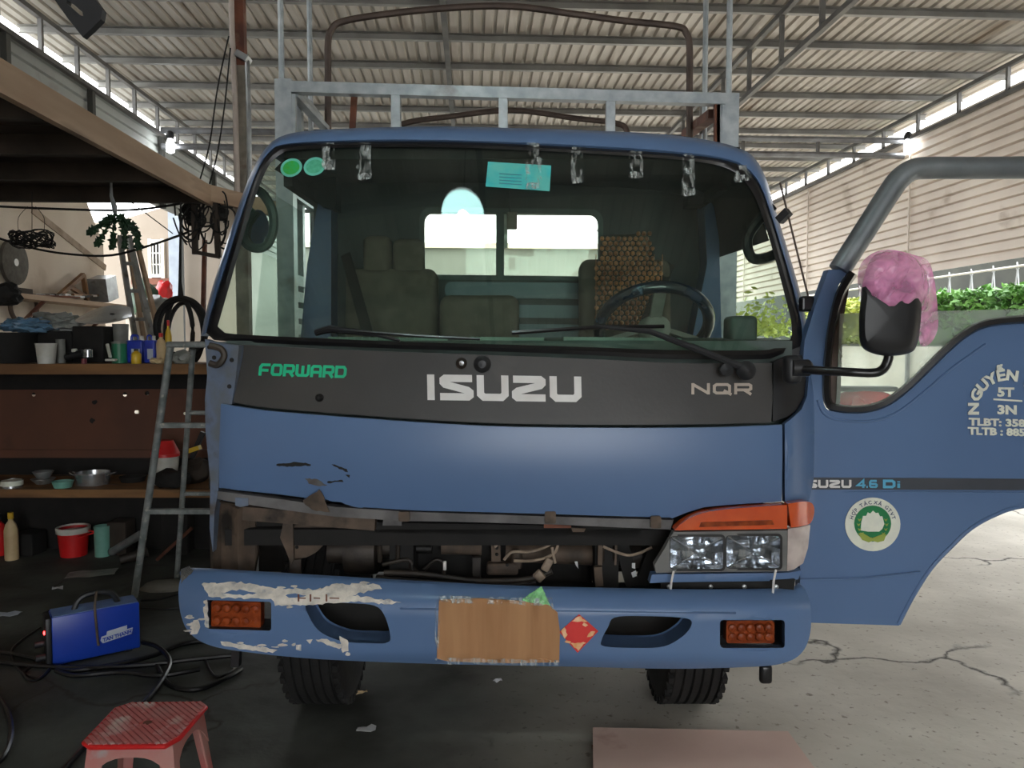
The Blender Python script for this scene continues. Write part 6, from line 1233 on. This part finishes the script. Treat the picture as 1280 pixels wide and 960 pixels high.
mb = MB(); mb.rbox(((tp.x + tp1.x) / 2 + 0.01, 4.52, tp.z + 0.015), (0.40, 0.24, 0.035), 0.01); mb.build('top_tread', M['ladderm'], ld_, smooth=True)

# shelf high on the plaster wall with scrap on it
zs = 2.0
sh = thing('wall_shelf', B((XL + 0.15, 7.6, zs)), 'old plank shelf on the plaster wall loaded with scrap', 'shelf')
mb = MB(B); mb.box((XL + 0.15, 7.5, zs - 0.02), (0.28, 3.6, 0.045)); mb.build('plank', M['ply'], sh)
for y in (6.4, 7.6, 9.0):
    mb = MB(B); mb.bar((XL, y, zs - 0.28), (XL + 0.24, y, zs - 0.045), 0.03); mb.build('bracket', M['rust'], sh)
def wall_item(name, m, label, cat, fn):
    mb = MB(B); fn(mb); tag(mb.build(name, M[m] if isinstance(m, str) else m, smooth=False), label, cat)
wall_item('metal_box', 'alu', 'shiny open metal box tilted on the far end of plank shelf', 'box', lambda mb: mb.box((XL + 0.17, 8.95, zs + 0.17), (0.2, 0.26, 0.26), rx=0.25))
def fr_(mb):
    for a, b_ in (((XL + 0.1, 8.1, zs + 0.02), (XL + 0.1, 8.65, zs + 0.3)), ((XL + 0.1, 8.65, zs + 0.3), (XL + 0.1, 8.72, zs + 0.02)), ((XL + 0.1, 8.35, zs + 0.15), (XL + 0.1, 8.7, zs + 0.06))): mb.bar(a, b_, 0.04, 0.04)
wall_item('wooden_frame', 'board', 'triangular wooden frame standing on the plank shelf', 'frame', fr_)
for k in range(6):
    wall_item('scrap_strip', ('rust', 'alu', 'matte', 'darkwood', 'white', 'board')[k], ('rusty','silver','black','dark brown','white','orange brown')[k] + ' scrap strip lying loose on the plank shelf', 'scrap', lambda mb: mb.bar((XL + 0.05 + 0.03 * k, 7.6 + 0.12 * k, zs + 0.015 + 0.008 * k), (XL + 0.24 - 0.02 * k, 8.25 + 0.13 * k, zs + 0.03 + 0.012 * k), 0.05, 0.02))
for o in bpy.data.objects:
    if o.name.startswith('scrap_strip'): o['group'] = 'scrap strips on the plank shelf'
wall_item('board_offcut', 'darkwood', 'dark board offcut lying at the near end of plank shelf', 'board', lambda mb: mb.box((XL + 0.15, 6.9, zs + 0.03), (0.2, 1.0, 0.05)))
dp = PB(17, 328, xb=XL + 0.03)
dk = thing('grinding_disc', B(dp), 'large grey grinding disc with centre hole on the plaster wall', 'disc')
mb = MB(B); mb.lathe((dp.x - 0.02, dp.y, dp.z), [(0.03, 0), (0.20, 0), (0.21, 0.005), (0.21, 0.04), (0.20, 0.045), (0.03, 0.045), (0.03, 0)], 36, 'X'); mb.build('disc_body', mat('grey_abrasive', srgb(96, 92, 84), 0.9, col2=srgb(80, 76, 70), scale=20), dk, smooth=True)
mb = MB(B); mb.lathe((dp.x + 0.02, dp.y, dp.z), [(0.0, 0), (0.034, 0), (0.034, 0.008), (0, 0.01)], 18, 'X'); mb.build('hub_washer', M['white'], dk, smooth=True)
rp = PB(30, 384, xb=XL + 0.04); mb = MB(B); mb.tube([(rp.x, rp.y + 0.22 * cos(2 * pi * k / 30), rp.z + 0.16 * sin(2 * pi * k / 30)) for k in range(30)], 0.02, 8, closed=True); tag(mb.build('rubber_belt', M['grime2'], smooth=True), 'brown rubber belt loop hanging below the plank shelf', 'belt')
bl = P(2, 368, 5.6); mb = MB(); mb.blob((bl.x, bl.y, bl.z), (0.14, 0.1, 0.09), 6, 0.4); g_ = mb.build('hanging_bag', M['matte'], smooth=True); tag(g_, 'black bag hanging at the left over the blue plastic bag', 'bag')
# aluminium ladder leaning on the wall end
al_ = thing('aluminium_ladder', (P(165, 430, 6.6).x, 6.5, 0), 'aluminium ladder leaning beyond the bench against the wall end', 'ladder')
A0, A1, B0_, B1_ = P(149, 296, 7.1), P(170, 430, 6.7), P(161, 296, 7.1), P(192, 430, 6.7)
def ext(a, b_): t = a.z / (a.z - b_.z); return a + (b_ - a) * t
A2, B2 = ext(A0, A1), ext(B0_, B1_)
for a, b_ in ((A0, A2), (B0_, B2)):
    mb = MB(); mb.bar(a, b_, 0.035, 0.06); mb.build('rail', M['alu'], al_)
    mb = MB(); mb.bar(a + Vector((0.06, 0.05, -0.1)), b_ + Vector((0.06, 0.05, 0)), 0.03, 0.05); mb.build('rail', M['ply'], al_)
for k in range(1, 10):
    f = k / 10; mb = MB(); mb.bar(A0.lerp(A2, f), B0_.lerp(B2, f), 0.03); mb.build('rung', M['alu'], al_)

# hung from the platform: plastic branch, wire basket, frame with tangled cables, cables
og = thing('hanging_branch', P(143, 230, 5.5), 'dark green leafy branch ornament hanging on rope under platform', 'ornament')
mb = MB(); mb.tube([P(139, 228, 5.5), P(139, 245, 5.5), P(143, 258, 5.5), P(144, 270, 5.5)], [0.008, 0.012, 0.02, 0.012], 8); mb.build('rope', M['rope'], og, smooth=True)
brs = [[(143, 268), (132, 276), (122, 284), (113, 290)], [(143, 268), (135, 282), (127, 296), (122, 304)], [(144, 268), (142, 285), (141, 300), (140, 308)], [(145, 268), (153, 282), (156, 296), (156, 308)], [(145, 268), (158, 278), (168, 292), (173, 308)], [(144, 268), (160, 276), (170, 286), (172, 296)]]
r_ = random.Random(5)
for bi, br in enumerate(brs):
    pts = catmull([P(u, v, 5.5 + 0.04 * (bi % 3 - 1)) for u, v in br], 4)
    mb = MB(); mb.tube(pts, 0.007, 5); mb.build('twig', M['leafd'], og)
    for k in range(2, len(pts), 2):
        p = pts[k]; s_ = r_.uniform(0.026, 0.04); a0 = r_.uniform(0, 6)
        ring = [(p.x + s_ * (1.0 if j % 2 == 0 else 0.62) * cos(a0 + j * pi / 6), p.y + 0.012 * sin(j * 2.1), p.z + s_ * (1.0 if j % 2 == 0 else 0.62) * sin(a0 + j * pi / 6)) for j in range(12)]
        mb = MB(); mb.poly_prism(ring, (0, 0.004, 0)); mb.build('leaf', M['leafd'], og)
bk = thing('wire_basket', P(40, 312, 5.3), 'flat nest-like wire basket hanging at the left under platform', 'basket')
r_ = random.Random(11); c_ = P(40, 299, 5.3)
for k in range(16):
    t0, tl = r_.uniform(0, 6), r_.uniform(-0.3, 0.3); a_ = r_.uniform(0.09, 0.15)
    mb = MB(); mb.tube([c_ + Vector((a_ * cos(t0 + q * 2 * pi / 18), a_ * 0.8 * sin(t0 + q * 2 * pi / 18), 0.05 * sin(tl + q * 2 * pi / 18 * (1 + k % 2)) * (1 if k % 3 else 0.7) + r_.uniform(-0.008, 0.008))) for q in range(18)], 0.004, 5, closed=True); mb.build('wire_loop', M['matte'], bk)
for du in (-17, 0, 15):
    mb = MB(); mb.tube(catmull([P(40 + du, 290, 5.3), P(40 + du, 272, 5.3), P(40 + du * 0.3, 258, 5.3)], 4), 0.002, 4); mb.build('hanger_wire', M['matte'], bk)
mb = MB(); mb.tube([P(40, 262, 5.3), P(40, 240, 5.3)], 0.003, 4); mb.build('hanger_wire', M['matte'], bk)
for i, (pts, lb) in enumerate((([(-20, 257), (40, 260), (140, 263), (190, 260), (228, 254)], 'black cable slung level just below the platform edge'), ([(-20, 292), (40, 310), (90, 318), (140, 319), (190, 306), (236, 290)], 'black cable sagging across the plaster wall'))):
    mb = MB(); mb.tube(catmull([P(u, v, 5.75) for u, v in pts], 5), 0.009, 6); tag(mb.build('cable', M['matte'], smooth=True), lb, 'cable')
mb = MB(); mb.tube([P(163, 252, 5.8), P(216, 292, 5.9)], 0.004, 5); tag(mb.build('wire', M['matte']), 'thin wire running down to the pale blue post', 'wire')
fr2 = thing('cable_rack', P(257, 320, 5.95), 'dark U-shaped wooden frame with tangled cables hanging below platform end', 'frame')
for a, b_ in (((243, 240), (244, 318)), ((269, 250), (273, 322)), ((243, 315), (274, 321))):
    mb = MB(); mb.bar(P(a[0], a[1], 5.95), P(b_[0], b_[1], 5.95), 0.04, 0.03); mb.build('frame_bar', M['darkwood'], fr2)
r_ = random.Random(21)
for k in range(20):
    cu, cv = r_.uniform(232, 284), r_.uniform(262, 288); ru, rv = r_.uniform(5, 18), r_.uniform(10, 32); a0 = r_.uniform(0, 6)
    mb = MB(); mb.tube(catmull([P(cu + ru * cos(a0 + q * 0.7) * (1 + 0.2 * sin(q)), cv + rv * sin(a0 + q * 0.7), 5.98 + 0.06 * sin(q * 1.3 + k)) for q in range(8)], 4), r_.uniform(0.004, 0.009), 5); mb.build('tangled_cable', M['matte'], fr2)
for (u, v, s_) in ((236, 262, 0.06), (240, 275, 0.05), (277, 268, 0.06)):
    mb = MB(); q = P(u, v, 6.0); mb.blob(q, (s_, s_ * 0.7, s_), int(u), 0.4, 2, 2); mb.build('cable_knot', M['matte'], fr2)
for i, (pts, lb) in enumerate((([(286, 45), (272, 110), (262, 180), (249, 228)], 'thin cable hanging left of the rusty column, inner one'), ([(288, 60), (281, 130), (272, 190), (262, 230)], 'thin cable hanging close beside the rusty column'))):
    if lb: mb = MB(); mb.tube(catmull([P(u, v, 6.25 - 0.05 * i) for u, v in pts], 5), 0.006, 5); tag(mb.build('cable', M['matte']), lb, 'cable')
mb = MB(); mb.bar(P(254, 390, 6.3), P(256, 300, 6.3), 0.03); tag(mb.build('rod', M['rust']), 'thin rusty rod hanging right of the hose coil', 'rod')
bt = MB(); q = P(172, 378, 8.6)
wall_item('scrap_heap', 'greybag', 'heap of scrap cartons against the neighbour wall below the barred window', 'scrap heap', lambda mb: None) if 0 else None
for i, (u, v, Y, s_, m_, lb) in enumerate(((182, 376, 9.6, (0.16, 0.16, 0.26), 'leafd', 'dark green bag in the yard beneath barred window'), (205, 366, 10.0, (0.10, 0.1, 0.16), 'red', 'red bag in the yard below the barred window'), (196, 382, 9.2, (0.14, 0.12, 0.12), 'greybag', 'grey bag in the yard beside the aluminium ladder'))):
    q = P(u, v, Y); mb = MB(); mb.blob(q, s_, i + 30, 0.3); tag(mb.build('yard_bag', M[m_], smooth=True), lb, 'bag')
    mb = MB(); mb.box((q.x, q.y, (q.z - s_[2] * 0.7) / 2), (0.36, 0.3, q.z - s_[2] * 0.7)); tag(mb.build('block', M['plasterw']), ('plaster block under the dark green bag', 'plaster block under the red bag', 'plaster block under the grey bag')[i], 'block')
# dark bracket hanging from the roof at the top left
hb = thing('steel_bracket', P(95, 20, 3.0), 'dark slotted steel bracket hanging from the roof, top left', 'bracket')
mb = MB(); mb.surf([(40, -30), (60, -12), (84, 22), (103, 46), (114, 36), (126, 24), (128, 12), (118, -2), (100, -30)], lambda u, v: 3.0, holes=[[(84, 0), (88, 2), (103, 15), (104, 20), (100, 19), (83, 4)]], thick=0.03, step=14); mb.build('slotted_plate', M['black'], hb)
a = P(70, -30, 3.0); mb = MB(); mb.bar(a - Vector((0, -0.015, 0.02)), (a.x, a.y + 0.015, ZP), 0.09, 0.03); mb.build('hanger_strap', M['black'], hb)

# blue welder on the floor
wa = radians(36); ex, ey = Vector((cos(wa), sin(wa), 0)), Vector((-sin(wa), cos(wa), 0)); w0 = PZ(66, 836, 0.0)
wl2 = thing('welding_machine', w0 + ex * 0.19, 'small blue inverter welder with black handle on the floor', 'welder')
def WP(a, b_, z): return w0 + ex * a + ey * b_ + Vector((0, 0, z))
LW, DWd, HW = 0.385, 0.14, 0.235
cw = WP(LW / 2, DWd / 2, HW / 2 + 0.012)
mb = MB(); mb.rbox(cw, (LW, DWd, HW), 0.008, 2, rz=wa); mb.build('case', M['welder'], wl2, smooth=True)
mb = MB(); mb.rbox(WP(-0.012, DWd / 2, HW / 2 + 0.012), (0.025, DWd * 0.97, HW * 0.97), 0.006, 2, rz=wa); fp = mb.build('front_panel', M['black'], wl2, smooth=True)
mb = MB(); mb.box(WP(LW / 2, DWd / 2, HW + 0.0135), (LW * 0.97, DWd * 0.94, 0.003), rz=wa); mb.build('pale_top', M['weldtop'], wl2)
mb = MB(); mb.lathe(WP(-0.026, 0.035, HW * 0.72), [(0.009, 0), (0.009, -0.004), (0, -0.006)], 12, rot=Matrix.Rotation(wa, 4, 'Z') @ Matrix.Rotation(pi / 2, 4, 'Y')); mb.build('indicator_light', M['led'], fp)
for zz in (0.05, 0.1):
    mb = MB(); mb.lathe(WP(-0.025, DWd * (0.3 if zz < 0.07 else 0.7), zz), [(0.018, 0.0), (0.018, -0.04), (0.0, -0.042)], 12, rot=Matrix.Rotation(wa, 4, 'Z') @ Matrix.Rotation(pi / 2, 4, 'Y')); mb.build('socket', M['black'], fp, smooth=True)
mb = MB(); mb.tube(catmull([WP(0.10, DWd / 2, HW), WP(0.12, DWd / 2, HW + 0.05), WP(0.16, DWd / 2, HW + 0.075), WP(0.24, DWd / 2, HW + 0.075), WP(0.28, DWd / 2, HW + 0.05), WP(0.30, DWd / 2, HW)], 5), 0.014, 8); mb.build('carry_handle', M['black'], wl2, smooth=True)
mb = MB(); mb.tube(catmull([WP(0.20, DWd * 0.3, HW + 0.09), WP(0.185, 0.0, HW + 0.03), WP(0.19, -0.006, HW * 0.6), WP(0.195, -0.006, HW * 0.3)], 5), 0.006, 6); mb.build('hanging_cord', M['grime2'], wl2)
for a_ in (0.05, LW - 0.05):
    for b_ in (0.03, DWd - 0.03):
        mb = MB(); mb.box(WP(a_, b_, 0.006), (0.03, 0.02, 0.012), rz=wa); mb.build('foot', M['black'], wl2)
def wface(pts, name, m, off=-0.002, th=0.0015):
    mb = MB(); mb.poly_prism([WP(a_, off, z_) for a_, z_ in pts], ey * th); return mb.build(name, M[m], wl2)
wface([(0.205, 0.09), (0.215, 0.075), (0.345, 0.095), (0.352, 0.125), (0.325, 0.122), (0.325, 0.142), (0.235, 0.13), (0.232, 0.112), (0.21, 0.108)], 'name_plate', 'label')
wface([(0.212, 0.098), (0.35, 0.117), (0.35, 0.1185), (0.212, 0.0995)], 'plate_line', 'welder', -0.004)
vs, fs = glyph('TAN THANH'); gx0, gx1 = min(p.x for p in vs), max(p.x for p in vs); gy1 = max(p.y for p in vs)
mb = MB(); mb.shell([WP(0.216 + (p.x - gx0) / (gx1 - gx0) * 0.128, -0.004, 0.082 + p.y / gy1 * 0.018 + (p.x - gx0) / (gx1 - gx0) * 0.017) for p in vs], fs, ey * 0.001); mb.build('lettering', M['welder'], wl2)
# cables on the floor
cab = ([(-20, 812), (40, 822), (80, 838), (130, 833), (190, 820), (225, 806), (262, 800)], [(-20, 827), (50, 834), (110, 836), (180, 833), (240, 826), (300, 820)], [(178, 806), (198, 812), (212, 828), (206, 848), (182, 880), (150, 905), (104, 940), (60, 990)], [(196, 832), (212, 856), (245, 862), (282, 848), (302, 836)], [(176, 752), (200, 750), (224, 744)], [(176, 763), (204, 764), (228, 762)], [(50, 785), (28, 800), (14, 815), (22, 835), (45, 848), (62, 838)], [(66, 832), (52, 848), (38, 852), (30, 842), (50, 830), (76, 836)], [(-10, 868), (8, 890), (14, 920), (4, 950), (-20, 970)], [(256, 822), (262, 838), (272, 846), (290, 838), (300, 826)], [(70, 840), (95, 846), (150, 842), (200, 846), (250, 838)])
lbs = ['black cable curving from left edge past the welder front', 'black cable running from welder to under the bumper', 'black cable snaking down to the red stool', 'black cable looping on floor below the bumper corner', 'short black cable behind welder, upper of two', 'short black cable behind welder, lower of two', 'black cable looped round the left side of welder', 'small black cable coil in front of the welder', 'black cable bundle at the lower left corner', 'thin cable loop under the left bumper corner', 'black cable lying just before the welder']
for i, (pts, lb) in enumerate(zip(cab, lbs)):
    rad = 0.011 if i in (0, 1, 2, 3, 8, 10) else 0.007; n_ = len(pts)
    mb = MB(); mb.tube(catmull([PZ(u, v, rad) + Vector((0, 0, 0.006 * (i % 3))) for u, v in pts], 6), rad, 7); tag(mb.build('floor_cable', M['rubber'], smooth=True), lb, 'cable', 'cables on the floor around the welder')

# red stool
zt = 0.30
sp = [(145, 884), (164, 878), (250, 877), (257, 882), (224, 920), (207, 930), (113, 931), (105, 926)]
top = [PZ(u, v, zt) for u, v in sp]; ctr = sum(top, Vector()) / 8
so = thing('plastic_stool', (ctr.x, ctr.y, 0), 'worn red plastic stool with ribbed paint-spattered seat in front', 'stool')
mb = MB(); mb.poly_prism([p - Vector((0, 0, 0.012)) for p in top], (0, 0, 0.009)); st_ = mb.build('seat', M['stool'], so)
pp = [(p.x, p.y) for p in top]; d_ = Vector((0.72, -0.69)); n_ = Vector((0.69, 0.72)); k = -12; ri = 0
while k <= 12:
    o_ = Vector((ctr.x, ctr.y)) + n_ * (k * 0.0165); run = [s * 0.004 for s in range(-70, 71) if inside(o_ + d_ * (s * 0.004), pp) and ((o_ + d_ * (s * 0.004)) - Vector((ctr.x, ctr.y))).length > 0.018]
    if run:
        segs = [[run[0], run[0]]]
        for s in run[1:]:
            if s - segs[-1][1] > 0.006: segs.append([s, s])
            else: segs[-1][1] = s
        for s0, s1 in segs:
            if s1 - s0 > 0.01:
                a, b_ = o_ + d_ * (s0 + 0.002), o_ + d_ * (s1 - 0.002); mb = MB(); mb.bar((a.x, a.y, zt - 0.001), (b_.x, b_.y, zt - 0.001), 0.011, 0.006); mb.build('seat_rib', M['stool'], st_)
    k += 1
mb = MB(); mb.lathe((ctr.x, ctr.y, zt - 0.006), [(0.014, 0), (0.014, 0.004), (0, 0.004)], 16); mb.build('centre_hole', M['rust'], st_)
mb = MB(); mb.tube([p - Vector((0, 0, 0.008)) for p in top], 0.008, 8, closed=True); mb.build('seat_edge', M['red'], st_, smooth=True)
crn = [(top[7] + top[6]) / 2, (top[4] + top[5]) / 2, (top[2] + top[3]) / 2, (top[0] + top[1]) / 2]
ft = [Vector((ctr.x + (c_.x - ctr.x) * 1.22, ctr.y + (c_.y - ctr.y) * 1.22, 0)) for c_ in crn]
for i in range(4):
    a, b_ = crn[i] - Vector((0, 0, 0.01)), ft[i]; a = a + (Vector((ctr.x, ctr.y, a.z)) - a) * 0.03; out = (b_ - Vector((ctr.x, ctr.y, 0))).normalized(); sd = Vector((-out.y, out.x, 0))
    wid_a, wid_b = 0.045, 0.032
    e1, e2 = (crn[(i + 1) % 4] - crn[i]).normalized(), (crn[i - 1] - crn[i]).normalized()
    mb = MB(); P4 = lambda p, w: [p, p + e1 * w, p + e1 * w - out * 0.006, p - out * 0.012, p + e2 * w - out * 0.006, p + e2 * w]
    t_, bq = P4(a, wid_a), P4(b_, wid_b); mb.add(t_ + bq, [(k_, (k_ + 1) % 6, (k_ + 1) % 6 + 6, k_ + 6) for k_ in range(6)] + [(5, 4, 3, 2, 1, 0), (6, 7, 8, 9, 10, 11)]); mb.build('leg', M['stoolleg'], so)
    # arched skirt between the legs
    c0, c1 = crn[i], crn[(i + 1) % 4]; f0_, f1_ = ft[i], ft[(i + 1) % 4]; up, lo = [], []
    for q in range(13):
        f = q / 12; dep = 0.05 + 0.09 * (abs(f - 0.5) * 2) ** 3; up.append(c0.lerp(c1, f) - Vector((0, 0, 0.01))); g = dep / 0.30; lo.append((c0.lerp(c1, f)).lerp(f0_.lerp(f1_, f), g))
    inw = (Vector((ctr.x, ctr.y, 0)) - (c0 + c1) / 2); inw.z = 0; inw = inw.normalized() * 0.004
    mb = MB(); mb.shell(up + lo, [[q, q + 1, 14 + q, 13 + q] for q in range(12)], inw); mb.build('skirt', M['stoolleg'], so)

# pinkish board lying in front, litter
bp = [PZ(u, v, 0.035) for u, v in ((741, 909), (985, 914), (1040, 990), (742, 1010))]
mb = MB(); mb.poly_prism([p - Vector((0, 0, 0.028)) for p in bp], (0, 0, 0.028)); tag(mb.build('floor_board', M['redmetal']), 'dull pink stained board lying on the floor before the truck', 'board')
mb = MB(); q = PZ(745, 960, 0); mb.box((q.x + 0.02, q.y, 0.004), (0.04, 0.3, 0.008)); tag(mb.build('batten', M['rust']), 'thin rusty batten under the left edge of pink board', 'batten')
def crumple(name, u, v, w_, d_, m, lb, cat, ang=0.2, seed=1):
    q = PZ(u, v, 0.0); rr = random.Random(seed); vs = []
    for i in range(5):
        for j in range(4): vs.append(q + Matrix.Rotation(ang, 3, 'Z') @ Vector(((i / 4 - 0.5) * w_, (j / 3 - 0.5) * d_, 0.004 + 0.012 * rr.random())))
    mb = MB(); mb.shell(vs, [[i * 4 + j, i * 4 + j + 1, i * 4 + j + 5, i * 4 + j + 4] for i in range(4) for j in range(3)], (0, 0, 0.001)); tag(mb.build(name, M[m]), lb, cat)
crumple('paper_scrap', 458, 914, 0.075, 0.05, 'paper', 'crumpled white paper scrap on the dark floor before bumper', 'paper', 0.1, 2)
crumple('paper_scrap', 452, 868, 0.05, 0.02, 'tan', 'small tan paper shred on dark floor under the bumper', 'paper', 0.3, 3)
crumple('paper_scrap', 6, 770, 0.16, 0.07, 'label', 'pale flat sheet on the floor left of the welder', 'paper', 0.2, 4)
crumple('paper_scrap', 72, 737, 0.06, 0.05, 'paper', 'small white scrap on floor behind the welder', 'paper', 0.5, 5)
crumple('paper_scrap', 622, 853, 0.04, 0.02, 'paper', 'tiny white shred on dark floor below the cardboard', 'paper', 0.5, 6)
crumple('plastic_wrap', 115, 718, 0.3, 0.16, 'greybag', 'flattened grey plastic wrap on floor before the red bucket', 'plastic wrap', 0.3, 7)

# round shaded lamp hanging over the truck's nose; the windscreen mirrors it
LX, LY, LZ_ = -0.44, 1.455, 3.91
lm_ = thing('pendant_lamp', (LX, LY, LZ_), 'round white shade lamp hanging above, mirrored in the windscreen', 'lamp')
mb = MB(); mb.lathe((LX, LY, LZ_), [(0.20, 0), (0.19, 0.03), (0.12, 0.07), (0.035, 0.10), (0.03, 0.095), (0.115, 0.065), (0.185, 0.025), (0.197, 0)], 32); mb.build('shade', M['shadew'], lm_, smooth=True)
mb = MB(); mb.lathe((LX, LY, LZ_ - 0.03), [(0.0, 0), (0.045, 0.015), (0.06, 0.05), (0.045, 0.09), (0.02, 0.11)], 18); mb.build('bulb', M['bulbw'], lm_, smooth=True)
mb = MB(); mb.tube([(LX, LY, LZ_ + 0.1), (LX, LY, ZP + 0.05)], 0.006, 6); mb.build('cord', M['black'], lm_)
